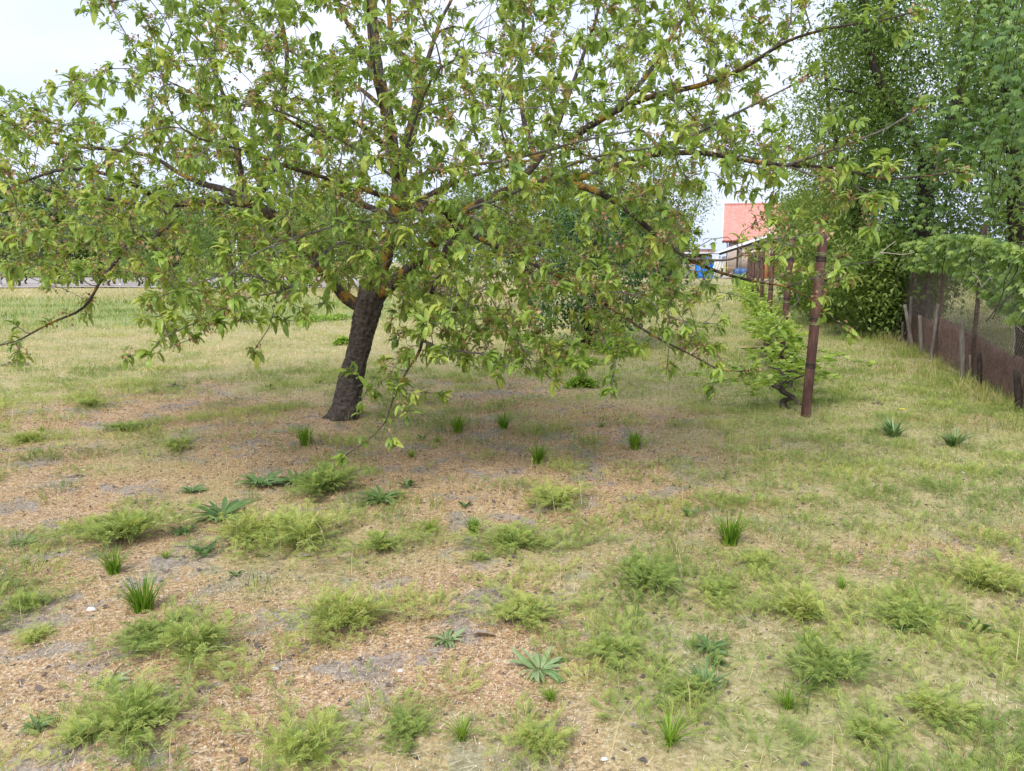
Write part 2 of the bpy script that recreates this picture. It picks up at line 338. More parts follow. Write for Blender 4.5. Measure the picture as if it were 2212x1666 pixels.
def add_palm(acc, O, D, L, tint, rng, k=5, spread=1.1):    # palmate leaf: k leaflets from one point
    n = len(O); X, Y, Z = frames(D, rng)
    for j in range(k):
        a = (j/(k-1)-.5)*2*spread; l = L*(1-.28*abs(a)/spread)
        d = X*math.cos(a)+Y*math.sin(a)-Z*.25
        d = nrm(d); yy = nrm(np.cross(Z, d)); zz = np.cross(d, yy); Wd = l*.34
        tv = np.zeros((n, 4, 3)); tv[:, 1, 0] = l*.6; tv[:, 1, 1] = -Wd/2; tv[:, 2, 0] = l*.6; tv[:, 2, 1] = Wd/2; tv[:, 3, 0] = l; tv[:, 3, 2] = -.2*l
        tv[:, 1:3, 2] = -.03*l[:, None]
        acc.tmpl(tv, [np.array([[0, 2, 1], [1, 2, 3]])], O, d, yy, zz, tint)
VL = np.array([[0, 0, 0], [-.1, .38, .04], [.15, .34, .0], [.3, .55, .06], [.5, .28, .0], [.9, .0, -.12], [.5, -.28, .0], [.3, -.55, .06], [.15, -.34, .0], [-.1, -.38, .04]])
VF = [np.array([[0, 2, 1], [0, 4, 3], [0, 3, 2], [0, 5, 4], [0, 6, 5], [0, 7, 6], [0, 8, 7], [0, 9, 8]])]
def add_vine_leaves(acc, O, D, L, tint, rng):
    X, Y, Z = frames(D, rng); tv = VL[None]*L[:, None, None]+(rng.rand(len(O), 10, 3)-.5)*.12*L[:, None, None]; acc.tmpl(tv, VF, O, X, Y, Z, tint)

# ------------------------------------------------------------------ growing branches toward points of a crown
def grow(limbs, targets, rng, wiggle=.12, r_k=.010, r_min=.0022, step=.07, sag=0.0, order='near'):
    """limbs: list of (pts, radii). returns new paths as (pts, radii)."""
    SP = np.vstack([p for p, r in limbs]); SD = np.vstack([nrm(np.gradient(p, axis=0)) for p, r in limbs]); SR = np.concatenate([np.broadcast_to(r, len(p)) for p, r in limbs])
    cap = len(SP)+len(targets)*60; P = np.zeros((cap, 3)); D = np.zeros((cap, 3)); R = np.zeros(cap)
    n = len(SP); P[:n] = SP; D[:n] = SD; R[:n] = SR
    T = np.array(targets); dm = np.array([np.min(np.linalg.norm(SP-t, axis=1)) for t in T]); T = T[np.argsort(dm)]
    res = []
    for tgt in T:
        v = tgt-P[:n]; L = np.linalg.norm(v, axis=1)+1e-6; c = np.sum(v*D[:n], axis=1)/L
        cost = L*(1.35-.45*c); i = int(np.argmin(cost)); l = L[i]
        if l < .10: continue
        A = P[i]; d0 = D[i]; m = min(max(4, int(l/step)), 55); t = np.linspace(0, 1, m)[:, None]
        side = rng.randn(3)*wiggle*l
        P1 = A+d0*l*.33+side*.5; P2 = A+(tgt-A)*.66+side+np.array([0, 0, .10*l])
        path = A*(1-t)**3+3*P1*t*(1-t)**2+3*P2*t*t*(1-t)+tgt*t**3
        path[1:-1] += rng.randn(m-2, 3)*.006*min(1, l*2)
        path[:, 2] -= sag*l*(t[:, 0]**2)
        r0 = min(R[i]*.75, r_min+r_k*l); rad = r0+(r_min-r0)*t[:, 0]**.8
        k = len(path)-1; P[n:n+k] = path[1:]; D[n:n+k] = nrm(np.gradient(path, axis=0))[1:]; R[n:n+k] = rad[1:]; n += k
        res.append((path, rad))
    return res
def inpoly(u, v, poly):
    poly = np.asarray(poly, float); x, y = poly[:, 0], poly[:, 1]; r = np.zeros(len(u), bool); j = len(x)-1
    for i in range(len(x)):
        c = ((y[i] > v) != (y[j] > v)) & (u < (x[j]-x[i])*(v-y[i])/(y[j]-y[i]+1e-9)+x[i]); r ^= c; j = i
    return r

# ------------------------------------------------------------------ the cherry tree
def limbw(pts, r0, r1, step=.06, pw=.8):   # pts in (u, v, distance)
    P = smooth_path([W(*p) for p in pts], step); t = np.linspace(0, 1, len(P)); return P, r0+(r1-r0)*t**pw
def cherry():
    rng = np.random.RandomState(4)
    base = np.array([TRUNK[0], TRUNK[1], float(hz(*TRUNK))]); d0 = TRUNK[1]
    root = empty('cherry_tree', base, 'large spreading cherry tree with leaning dark trunk, drooping leafy branches and withered blossom', 'tree')
    # trunk: high resolution
    tp = [base+np.array([-.04, 0, -.08]), W(748, 880, d0), W(758, 820, d0), W(775, 750, d0-.02), W(788, 690, d0-.03), W(800, 640, d0-.05), W(806, 610, d0-.05)]
    P = smooth_path(tp, .02); n = len(P); t = np.linspace(0, 1, n)
    R = .116+.010*np.sin(t*9)+.075*np.exp(-t*13)+.014*sstep(.75, 1, t)
    sides = 44; T = nrm(np.gradient(P, axis=0)); U = nrm(np.cross(T, np.array([0, 1., 0]))); Vv = np.cross(T, U); a = np.arange(sides)*2*PI/sides
    A, TT = np.meshgrid(a, t); cx = np.cos(A)*2.0; cy = np.sin(A)*2.0
    flake = vn(cx*2.2+TT*3, cy*2.2+TT*9, 1, 21)*.6+np.abs(vn(cx*9, cy*9+TT*26, 1, 22)-.5)*1.0
    rr = R[:, None]*(1+.15*(flake-.5)*2+.16*np.cos(A*5+TT*3)*np.exp(-TT*12)+.05*np.cos(3*A+TT*4))
    ring = P[:, None]+rr[..., None]*(np.cos(a)[None, :, None]*U[:, None]+np.sin(a)[None, :, None]*Vv[:, None])
    i = np.arange(n-1)[:, None]*sides; j = np.arange(sides)[None]; j2 = (j+1) % sides
    acc = Acc(); acc.add(ring.reshape(-1, 3), [np.stack([i+j, i+j2, i+sides+j2, i+sides+j], -1).reshape(-1, 4)])
    acc.build('trunk', M['trunk_bark'], root, True)
    d = d0-.05
    LM = []   # (points, r0, r1)
    def lb(pts, r0, r1): LM.append(limbw(pts, r0, r1))
    lb([(790, 670, d), (750, 645, d), (715, 605, d-.1), (665, 540, d-.2), (610, 480, d-.3), (545, 440, d-.4)], .062, .048)
    lb([(545, 440, d-.4), (480, 437, d-.5), (420, 440, d-.6), (350, 442, d-.7), (290, 440, d-.7), (200, 425, d-.8), (90, 410, d-.9)], .042, .008)
    lb([(545, 440, d-.4), (490, 412, d-.3), (440, 398, d-.2), (390, 376, 0+d), (330, 340, d), (250, 325, d), (150, 315, d-.1), (40, 292, d-.1)], .036, .008)
    lb([(545, 440, d-.4), (525, 400, d-.3), (515, 345, d-.3), (505, 280, d-.2), (480, 200, d-.1), (450, 120, d), (400, 50, d)], .034, .01)
    lb([(545, 440, d-.4), (580, 390, d-.4), (597, 330, d-.3), (610, 230, d-.3), (620, 120, d-.2), (600, 0, d-.2), (590, -120, d)], .034, .012)
    lb([(350, 442, d-.7), (370, 480, d-1.0), (345, 500, d-1.2), (330, 520, d-1.3), (285, 512, d-1.5), (262, 550, d-1.7), (220, 602, d-1.9), (180, 665, d-2.0), (105, 700, d-2.1), (35, 737, d-2.1), (-30, 752, d-2.1)], .026, .004)
    lb([(350, 442, d-.7), (300, 405, d-1), (240, 380, d-1.2), (150, 365, d-1.4), (60, 390, d-1.5), (-30, 430, d-1.5)], .024, .006)
    # centre limb
    lb([(806, 615, d), (830, 560, d), (851, 470, d), (862, 400, d+.1), (850, 330, d+.2), (835, 240, d+.3), (815, 150, d+.3), (805, 60, d+.4), (800, -60, d+.5), (780, -200, d+.6)], .078, .045)
    lb([(853, 440, d+.1), (870, 350, d+.5), (895, 260, d+.8), (906, 190, d+1), (905, 135, d+1)], .066, .06)
    lb([(906, 170, d+1), (880, 130, d+1), (850, 95, d+1.1), (840, 20, d+1.2), (842, -80, d+1.2)], .035, .02)
    lb([(905, 190, d+1), (930, 110, d+1.1), (950, 50, d+1.2), (975, 0, d+1.3), (1010, -80, d+1.4)], .03, .012)
    lb([(835, 240, d+.3), (815, 180, d+.2), (775, 90, d+.1), (740, 30, d+.1), (715, -60, d)], .035, .015)
    lb([(862, 400, d+.1), (845, 300, d-.7), (820, 220, d-1.0), (805, 120, d-1.2), (795, 20, d-1.3), (790, -80, d-1.3)], .022, .008)
    lb([(845, 330, d+.2), (770, 265, d-.2), (735, 285, d-.5), (690, 300, d-.8), (640, 270, d-1.0), (560, 230, d-1.3), (470, 230, d-1.5)], .035, .008)
    # right limbs
    lb([(815, 640, d), (870, 595, d-.2), (920, 545, d-.4), (955, 500, d-.6), (975, 470, d-.8), (955, 450, d-1), (920, 446, d-1.2), (880, 452, d-1.4)], .072, .036)
    lb([(880, 452, d-1.4), (840, 430, d-1.7), (760, 400, d-1.9), (650, 370, d-2.2), (540, 330, d-2.4), (430, 300, d-2.6)], .028, .006)
    lb([(955, 500, d-.6), (1010, 455, d-.7), (1060, 430, d-.8), (1100, 410, d-.9), (1200, 392, d-1.1), (1290, 376, d-1.3), (1380, 340, d-1.5), (1500, 330, d-1.8), (1600, 345, d-2.1), (1700, 358, d-2.4), (1800, 362, d-2.6), (1900, 385, d-2.8), (1980, 382, d-2.9), (2085, 372, d-3.0)], .046, .004)
    lb([(985, 500, d-.8), (962, 540, d-1.1), (948, 590, d-1.3), (930, 640, d-1.6), (918, 693, d-1.8), (907, 756, d-2.0), (880, 800, d-2.2), (850, 860, d-2.35), (830, 915, d-2.45), (790, 955, d-2.5), (745, 985, d-2.5)], .030, .003)
    lb([(912, 735, d-1.9), (960, 754, d-2.1), (1052, 766, d-2.2), (1110, 780, d-2.3), (1163, 805, d-2.3)], .012, .003)
    lb([(975, 470, d-.8), (1030, 512, d-1.1), (1100, 545, d-1.4), (1180, 585, d-1.7), (1260, 625, d-2.0), (1340, 680, d-2.2), (1420, 730, d-2.4), (1490, 765, d-2.5), (1560, 800, d-2.6), (1625, 800, d-2.6)], .028, .0035)
    lb([(1200, 392, d-1.1), (1280, 410, d-1.3), (1350, 450, d-1.5), (1420, 510, d-1.7), (1490, 560, d-1.9), (1560, 590, d-2.1), (1640, 610, d-2.2), (1700, 620, d-2.3), (1760, 655, d-2.4), (1830, 715, d-2.5)], .032, .003)
    lb([(1490, 560, d-1.9), (1580, 560, d-2.3), (1660, 520, d-2.6), (1720, 512, d-2.8), (1780, 502, d-2.9)], .013, .003)
    lb([(1700, 620, d-2.3), (1760, 600, d-2.5), (1830, 572, d-2.6), (1895, 565, d-2.7)], .008, .003)
    lb([(1100, 410, d-.9), (1160, 350, d-.6), (1200, 280, d-.4), (1230, 200, d-.2), (1260, 120, d), (1290, 30, d), (1310, -80, d)], .036, .010)
    lb([(1160, 350, d-.6), (1130, 250, d-.1), (1125, 150, d+.2), (1130, 60, d+.4), (1135, -60, d+.5)], .028, .012)
    lb([(1230, 300, d-.5), (1330, 240, d-.9), (1420, 205, d-1.2), (1510, 185, d-1.5), (1600, 150, d-1.7), (1700, 90, d-2), (1800, 60, d-2.3), (1900, 45, d-2.6), (1980, 25, d-2.8)], .036, .004)
    lb([(1330, 240, d-.9), (1400, 160, d-.8), (1450, 80, d-.8), (1500, 0, d-.8), (1540, -80, d-.8)], .026, .01)
    lb([(1380, 340, d-1.5), (1480, 300, d-1.7), (1580, 250, d-2.0), (1680, 200, d-2.2), (1760, 160, d-2.3)], .02, .004)
    lb([(1700, 358, d-2.4), (1780, 330, d-2.7), (1860, 300, d-2.9), (1920, 275, d-3), (1985, 235, d-3.1)], .012, .004)
    lb([(1700, 358, d-2.4), (1760, 380, d-2.6), (1840, 400, d-2.7), (1880, 425, d-2.8)], .008, .003)
    # long pale shoots towards the viewer
    lb([(900, 385, d-1.2), (953, 364, d-1.8), (1100, 345, d-2.3), (1255, 305, d-2.8), (1380, 280, d-3.1)], .018, .005)
    lb([(1010, 455, d-.7), (1120, 412, d-1.8), (1250, 350, d-2.4), (1400, 320, d-2.9), (1500, 322, d-3.1)], .02, .005)
    lb([(870, 400, d-.5), (780, 330, d-1.4), (690, 280, d-2.0), (600, 240, d-2.6), (520, 228, d-2.9)], .016, .005)
    lb([(920, 446, d-1.2), (850, 480, d-2.2), (760, 480, d-2.6), (620, 520, d-2.9), (540, 555, d-3.1), (490, 600, d-3.2)], .016, .004)
    lb([(900, 500, d-.9), (800, 540, d-1.8), (738, 523, d-2.2), (680, 570, d-2.4), (618, 625, d-2.5), (530, 645, d-2.6), (460, 680, d-2.7), (405, 705, d-2.7), (345, 735, d-2.75), (322, 765, d-2.75)], .017, .003)
    lb([(680, 570, d-2.4), (640, 620, d-2.5), (597, 660, d-2.55), (580, 710, d-2.6), (550, 755, d-2.6)], .009, .003)
    lb([(618, 625, d-2.5), (520, 590, d-2.6), (430, 610, d-2.7), (350, 640, d-2.8)], .008, .003)
    lb([(1100, 545, d-1.4), (1050, 600, d-1.8), (1080, 680, d-2.0), (1120, 740, d-2.2), (1190, 820, d-2.3)], .010, .003)
    lb([(1260, 625, d-2.0), (1290, 700, d-2.2), (1330, 790, d-2.3), (1325, 815, d-2.3)], .008, .003)
    lb([(1260, 625, d-2.0), (1380, 640, d-2.3), (1460, 690, d-2.5), (1550, 700, d-2.6)], .008, .003)
    lb([(860, 380, d), (900, 250, d-1.2), (940, 160, d-2.0), (1000, 120, d-2.8)], .018, .006)
    lb([(1100, 345, d-2.3), (1080, 260, d-2.8), (1090, 190, d-3.1)], .009, .004)
    # behind the trunk
    lb([(851, 470, d), (780, 440, d+.8), (700, 400, d+1.4), (640, 350, d+2), (560, 300, d+2.5)], .04, .01)
    lb([(851, 470, d), (930, 420, d+.9), (1020, 380, d+1.6), (1130, 350, d+2.2), (1250, 320, d+2.6)], .04, .01)
    lb([(835, 240, d+.3), (760, 180, d+1), (660, 130, d+1.5), (560, 70, d+2)], .028, .01)
    # dead limb with bare twigs against the sky
    dead = [limbw([(906, 160, d+1), (950, 70, d+1.2), (985, 90, d+1.3), (1015, 130, d+1.3), (1035, 70, d+1.3), (1060, 40, d+1.4)], .012, .003),
            limbw([(1015, 130, d+1.3), (1000, 90, d+1.3), (1030, 55, d+1.2), (1075, 20, d+1.2)], .008, .003)]
    for q in range(22):
        p, r = dead[q % 2]; s = p[rng.randint(3, len(p)-1)]; e = s+rng.randn(3)*np.array([.3, .15, .3])*.7
        m = (s+e)/2+rng.randn(3)*.03; dead.append((smooth_path([s, m, e], .05), .0035))
    # target points filling the crown
    poly = [(-90, 200), (60, 190), (150, 165), (250, 130), (200, 60), (130, -110), (1760, -110), (1740, 60), (1640, 130), (1660, 250), (1720, 330), (1700, 420), (1560, 420), (1540, 540),
            (1600, 620), (1480, 660), (1350, 640), (1230, 580), (1150, 690), (1000, 740), (880, 680), (800, 600), (700, 600), (600, 640), (400, 650), (270, 610), (120, 610), (-90, 600)]
    holes = [(985, 70, 105, 85), (250, 40, 120, 70), (1700, 190, 60, 80), (430, 395, 40, 28), (500, 170, 50, 30), (250, 250, 60, 40), (1540, 480, 40, 90), (700, 60, 50, 50), (1250, 30, 50, 45), (1600, 30, 40, 60), (1490, 160, 40, 45), (380, 230, 40, 30), (1080, 640, 60, 50), (760, 640, 60, 30), (1420, 610, 70, 30)]
    def crown_pts(n, dn, df, edge=1.0):
        o = []
        while len(o) < n:
            u = rng.uniform(-90, 1760, 400); v = rng.uniform(-110, 740, 400); dd = rng.uniform(dn, df, 400); ok = inpoly(u, v, poly)
            for (a_, b_, c_, e_) in holes: ok &= ~((((u-a_)/c_)**2+((v-b_)/e_)**2 < 1) & (rng.rand(400) < .85))
            for k in np.where(ok)[0]:
                p = W(u[k], v[k], dd[k]); hx = p[0]-base[0]; hy = p[1]-base[1]
                if math.hypot(hx/(4.9 if hx > 0 else 4.1), hy/3.6) > 1 or p[2] < .55: continue
                if math.hypot(hx, hy) < .7 and p[2] < 1.9: continue
                o.append(p)
        return o[:n]
    big = grow(LM, crown_pts(95, d-3.0, d+3.2), rng, .10, .013, .004, .07)
    al = LM+big
    extra = []
    for (p, r) in LM:
        thin = r[-1] < .0055
        for q in range(int(len(p)*(.5 if thin else .24))+4):
            i = rng.randint(len(p)//4, len(p)); 
            if r[min(i, len(r)-1)] > .03: continue
            c = p[i]+rng.randn(3)*np.array([.17, .17, .14])*(.8 if thin else 1.2)
            if c[2] > .25: extra.append(c)
    low = [(830, 600), (1000, 610), (1200, 600), (1480, 640), (1590, 760), (1400, 745), (1200, 800), (1080, 800), (930, 780), (860, 860), (820, 900), (800, 820), (850, 720)]
    low2 = [(320, 600), (700, 590), (640, 700), (580, 745), (520, 690), (430, 700), (340, 750), (310, 690)]
    low3 = [(640, 470), (1000, 470), (1000, 600), (880, 650), (835, 610), (720, 615), (660, 560)]
    for P_, cnt, dn in ((low3, 90, (d-1.9, d-.8)), (low, 190, (d-2.6, d-1.3)), (low2, 60, (d-2.9, d-2.1))):
        P2 = np.array(P_); q = 0
        while q < cnt:
            u, v = rng.uniform(*[(P2[:, 0].min()), (P2[:, 0].max())]), rng.uniform(P2[:, 1].min(), P2[:, 1].max())
            if inpoly(np.array([u]), np.array([v]), P_)[0]:
                p = W(u, v, rng.uniform(*dn)); q += 1
                if p[2] > .3: extra.append(p)
    def clear(P_):
        o = []
        for p in P_:
            q = p-np.array([0, 0, CAM_H]); f = q[1]*math.cos(PITCH)-q[2]*math.sin(PITCH); u = 1106+FP*q[0]/f; v = 833-FP*(q[1]*math.sin(PITCH)+q[2]*math.cos(PITCH))/f
            if rng.rand() < .85 and ((1730 < u < 1795 and 470 < v < 560) or (1550 < u < 1700 and 430 < v < 540) or (1470 < u < 1620 and 540 < v < 612)): continue
            o.append(p)
        return o
    drop = [W(u, v, d-2.45)+rng.randn(3)*.03 for u, v in ((770, 800), (800, 830), (780, 870), (850, 905), (760, 950), (820, 960), (735, 990), (800, 985), (845, 940), (790, 780), (830, 790), (745, 965), (770, 890), (860, 840), (895, 830))]
    tw = grow(al, clear(crown_pts(1850, d-3.2, d+1.2)+crown_pts(430, d+1.0, d+3.4)+extra)+drop, rng, .10, .0085, .0026, .06, .05)
    # wood meshes
    for (p, r) in LM:
        if r[0] < .03: continue
        a_ = Acc(); rr = r*(1+.14*(vn(np.arange(len(p))*.55, p[:, 0]*3, 1, 31)-.5)); tube(a_, p, rr, 12 if r[0] > .05 else 9, jit=.10, rng=rng); a_.build('limb', M['limb_bark'], root, True)
    a_ = Acc()
    for (p, r) in LM:
        if .021 < r[0] < .03: tube(a_, p, r, 7, jit=.12, rng=rng)
    for (p, r) in big:
        if r[0] > .012: tube(a_, p, r, 6, jit=.1, rng=rng)
    a_.build('branches', M['limb_bark'], root, True)
    a_ = Acc()
    for (p, r) in LM:
        if r[0] <= .021: tube(a_, p, r, 6, jit=.15, rng=rng)
    for (p, r) in big:
        if r[0] <= .012: tube(a_, p, r, 5)
    for (p, r) in tw: tube(a_, p, r*1.1, 4, cap=False)
    for (p, r) in dead: tube(a_, p, r, 5, cap=False)
    # spur clusters
    CO, CD, CS, TP = [], [], [], []
    for grp, prob in ((tw, .80), (big, .62), ([x for x in LM if x[1][-1] < .013], .55)):
        for (p, r) in grp:
            r = np.broadcast_to(r, len(p)); D = nrm(np.gradient(p, axis=0)); seg = np.linalg.norm(np.diff(p, axis=0), axis=1); s = np.concatenate([[0], np.cumsum(seg)])
            pos = .05+rng.rand()*.1
            while pos < s[-1]-.02:
                i = min(np.searchsorted(s, pos), len(p)-1)
                if r[i] < .015 and rng.rand() < prob: CO.append(p[i]); CD.append(D[i]); CS.append(pos/s[-1]); TP.append(0)
                pos += rng.uniform(.07, .13)
            CO.append(p[-1]); CD.append(D[-1]); CS.append(1); TP.append(1)
    CO = np.array(CO); CD = np.array(CD); TP = np.array(TP); n = len(CO)
    # leaves
    k = np.where(TP == 1, rng.randint(8, 13, n), rng.randint(3, 8, n)); idx = np.repeat(np.arange(n), k); N = len(idx)
    sp = nrm(rng.randn(n, 3)); O = CO[idx]+rng.randn(N, 3)*.012+(sp*.02)[idx]
    rad = nrm(rng.randn(N, 3)); Dr = CD[idx]; rad = nrm(rad-Dr*np.sum(rad*Dr, 1, keepdims=True)*.8)
    D = rad*.85+Dr*.6+np.array([0, 0, .34])+sp[idx]*.25
    L = rng.uniform(.045, .100, N)*np.where(TP[idx] == 1, 1.12, .95)
    ct = rng.rand(n)
    tint = np.clip(.32+.42*ct[idx]**1.3+.24*TP[idx]+rng.randn(N)*.10, 0, 1)
    a2 = Acc(); add_leaves(a2, O, D, L, rng.uniform(.31, .42, N), tint, rng, .7, .35)
    a2.build('leaves', M['cherry_leaf'], root)
    # withered blossom
    sel = np.where((rng.rand(n) < .62) & (vn(CO[:, 0]+CO[:, 1]*.7, CO[:, 1]*.5+CO[:, 2], 5, 41) > .50))[0]; a3 = Acc()
    kk = rng.randint(10, 22, len(sel)); idx = np.repeat(sel, kk); N = len(idx)
    O = CO[idx]+rng.randn(N, 3)*.026+np.array([0, 0, .008]); L = rng.uniform(.014, .030, N)
    add_diamonds(a3, O, rng.randn(N, 3), L, .8, np.clip(.5+.3*rng.randn(N)*.8+.15*(ct[idx]-.5), 0, 1), rng, .5)
    a3.build('withered_blossom', M['blossom'], root)
    # green cherries on stalks
    sel = np.where(rng.rand(n) < .34)[0]; kk = rng.randint(1, 5, len(sel)); idx = np.repeat(sel, kk); N = len(idx)
    O = CO[idx]+rng.randn(N, 3)*np.array([.022, .022, .012])+np.array([0, 0, -.035])
    ph = (1+5**.5)/2; iv = nrm(np.array([[-1, ph, 0], [1, ph, 0], [-1, -ph, 0], [1, -ph, 0], [0, -1, ph], [0, 1, ph], [0, -1, -ph], [0, 1, -ph], [ph, 0, -1], [ph, 0, 1], [-ph, 0, -1], [-ph, 0, 1]], float))
    fi = np.array([[0, 11, 5], [0, 5, 1], [0, 1, 7], [0, 7, 10], [0, 10, 11], [1, 5, 9], [5, 11, 4], [11, 10, 2], [10, 7, 6], [7, 1, 8], [3, 9, 4], [3, 4, 2], [3, 2, 6], [3, 6, 8], [3, 8, 9], [4, 9, 5], [2, 4, 11], [6, 2, 10], [8, 6, 7], [9, 8, 1]])
    E = np.eye(3)[None].repeat(N, 0); a4 = Acc(); a4.tmpl(iv[None]*rng.uniform(.0055, .008, (N, 1, 1)), [fi], O, E[:, 0], E[:, 1], E[:, 2], np.clip(.5+.25*rng.randn(N), 0, 1))
    a4.build('cherries', M['cherry_fruit'], root, True)
    v = CO[idx]-O; ln = np.linalg.norm(v, axis=1); X = nrm(v); Y = nrm(np.cross(X, np.array([.3, .5, .1]))); Z = np.cross(X, Y)
    tv = np.zeros((N, 6, 3)); w_ = .0011
    for q in range(3):
        an = q*2*PI/3; tv[:, q, 1] = w_*math.cos(an); tv[:, q, 2] = w_*math.sin(an); tv[:, q+3, 0] = ln; tv[:, q+3, 1] = w_*math.cos(an); tv[:, q+3, 2] = w_*math.sin(an)
    a_.tmpl(tv, [np.array([[0, 1, 4, 3], [1, 2, 5, 4], [2, 0, 3, 5]])], O, X, Y, Z, .5)
    a_.build('twigs', M['twig_bark'], root, True)
    print('cherry clusters', n, 'tw', len(tw), 'big', len(big))
    bpy.context.view_layer.update(); rebase(root)
cherry()

# ------------------------------------------------------------------ other trees
def tree(name, label, base_uvd, limbs, pts, leaf, Lr, per, seed, group=None, bark='dark_bark', shape='diamond', wr=.5, spread=.16, trunk_r=.12, cat='tree', rk=.012, tb=(0., 1.)):
    """limbs: list of (list of (u,v,d), r0, r1); pts: world points to reach"""
    rng = np.random.RandomState(seed); b = base_uvd
    root = empty(name, (b[0], b[1], 0), label, cat, group)
    LM = [limbw(p, r0, r1, .15) for p, r0, r1 in limbs]
    a = Acc(); tube(a, LM[0][0], LM[0][1], 12, jit=.15, rng=rng); a.build('trunk', M[bark], root, True)
    br = grow(LM, pts, rng, .14, rk, .004, .16)
    a = Acc()
    for p, r in LM[1:]+br: tube(a, p, r, 5, cap=False)
    a.build('branches', M[bark], root, True)
    E = []; 
    for p, r in br:
        k = max(1, int(len(p)*.55)); E.append(p[-k:])
    E = np.vstack(E); n = per; idx = rng.randint(0, len(E), n); O = E[idx]+rng.randn(n, 3)*spread
    O[:, 2] = np.maximum(O[:, 2], .08)
    L = rng.uniform(*Lr, n); D = rng.randn(n, 3)*np.array([1, 1, .5])+np.array([0, 0, -.35])
    cl = vn(O[:, 0]*1.5+seed, O[:, 2]*1.5+O[:, 1], 1, 50)
    tint = np.clip(tb[0]+(tb[1]-tb[0])*(.1+.8*cl)+rng.randn(n)*.12, 0, 1); a = Acc()
    if shape == 'palm': add_palm(a, O, D, L, tint, rng)
    elif shape == 'vine': add_vine_leaves(a, O, D, L, tint, rng)
    elif shape == 'leaf': add_leaves(a, O, D, L, wr, tint, rng, .5, .3)
    else: add_diamonds(a, O, D, L, wr, tint, rng)
    a.build('crown', M[leaf], root)
    bpy.context.view_layer.update(); rebase(root); return root
def blob(rng, n, poly, d0, d1, holes=()):
    o = []; P = np.array(poly); lo, hi = P.min(0), P.max(0)
    while len(o) < n:
        u = rng.uniform(lo[0], hi[0], 200); v = rng.uniform(lo[1], hi[1], 200); ok = inpoly(u, v, poly)
        for k in np.where(ok)[0]: 
            p = W(u[k], v[k], rng.uniform(d0, d1))
            if p[2] > .1: o.append(p)
    return o[:n]
R = np.random.RandomState(12)
# dark young plum with two stems
d = G(1262, 752)[1]; b = G(1262, 752)
tree('plum_tree', 'small dark glossy green tree with a forked stem, behind the cherry branches', b,
     [([(1258, 756, d), (1262, 720, d), (1262, 660, d), (1275, 560, d), (1300, 470, d)], .085, .04), ([(1272, 756, d), (1275, 715, d+.05), (1262, 640, d), (1235, 580, d)], .06, .03), ([(1275, 640, d), (1330, 580, d), (1390, 540, d)], .04, .02)],
     blob(R, 230, [(1130, 640), (1170, 560), (1210, 470), (1300, 410), (1410, 430), (1480, 500), (1470, 600), (1410, 670), (1350, 705), (1300, 725), (1220, 735), (1150, 715)], d-1.1, d+1.1),
     'dark_leaf', (.06, .10), 8500, 3, wr=.55, spread=.13, shape='leaf', rk=.008)
# apple-like tree further back, dark trunk at 1137
d = G(1137, 668)[1]; b = G(1137, 668)
tree('orchard_tree', 'dark trunked orchard tree left of the small dark tree, further back', b,
     [([(1138, 670, d), (1137, 640, d), (1134, 600, d), (1120, 540, d), (1100, 480, d)], .15, .08), ([(1134, 590, d), (1170, 520, d), (1210, 460, d)], .07, .03), ([(1125, 560, d), (1070, 520, d), (1020, 500, d)], .07, .03)],
     blob(R, 170, [(960, 560), (940, 480), (980, 400), (1080, 350), (1200, 350), (1260, 420), (1260, 520), (1200, 570), (1100, 560), (1040, 600)], d-2, d+2),
     'mid_leaf', (.07, .12), 9000, 5, wr=.5, spread=.2, group='trees at the back of the orchard', tb=(0, .8))
d = G(1440, 616)[1]; b = G(1440, 616)
tree('orchard_tree', 'far orchard tree with a short dark trunk, left of the grey stump', b,
     [([(1441, 618, d), (1440, 590, d), (1438, 560, d), (1430, 520, d), (1440, 440, d)], .22, .1), ([(1440, 570, d), (1480, 500, d), (1510, 440, d)], .1, .04), ([(1437, 560, d), (1380, 500, d), (1350, 440, d)], .1, .04)],
     blob(R, 200, [(1290, 560), (1290, 430), (1350, 350), (1440, 320), (1520, 380), (1550, 430), (1530, 500), (1480, 550), (1400, 580)], d-5, d+5),
     'locust_leaf', (.12, .22), 9000, 6, wr=.55, spread=.4, group='trees at the back of the orchard', rk=.02)
tree('orchard_tree', 'pale green tree standing behind the brushwood heap', W(800, 640, 42),
     [([(800, 620, 42), (795, 560, 42), (790, 480, 42)], .2, .08), ([(797, 560, 42), (850, 470, 42)], .1, .04), ([(797, 560, 42), (740, 480, 42)], .1, .04)],
     blob(R, 200, [(610, 560), (600, 470), (660, 420), (800, 400), (900, 400), (960, 460), (950, 560), (880, 590), (700, 590)], 38, 46),
     'mid_leaf', (.12, .2), 8000, 7, wr=.55, spread=.4, group='trees at the back of the orchard', rk=.02, tb=(.2, 1))
tree('orchard_tree', 'dark stemmed bushy tree at the edge of the far vineyard on the left', W(375, 625, 36),
     [([(372, 628, 36), (378, 590, 36), (385, 540, 36)], .14, .07), ([(378, 580, 36), (350, 520, 36)], .07, .03), ([(378, 580, 36), (410, 520, 36)], .07, .03)],
     blob(R, 120, [(300, 600), (290, 520), (340, 450), (420, 440), (470, 500), (450, 580), (420, 620), (330, 615)], 34, 38),
     'mid_leaf', (.10, .16), 6000, 8, wr=.55, spread=.25, group='trees at the back of the orchard', rk=.015, tb=(0, .7))

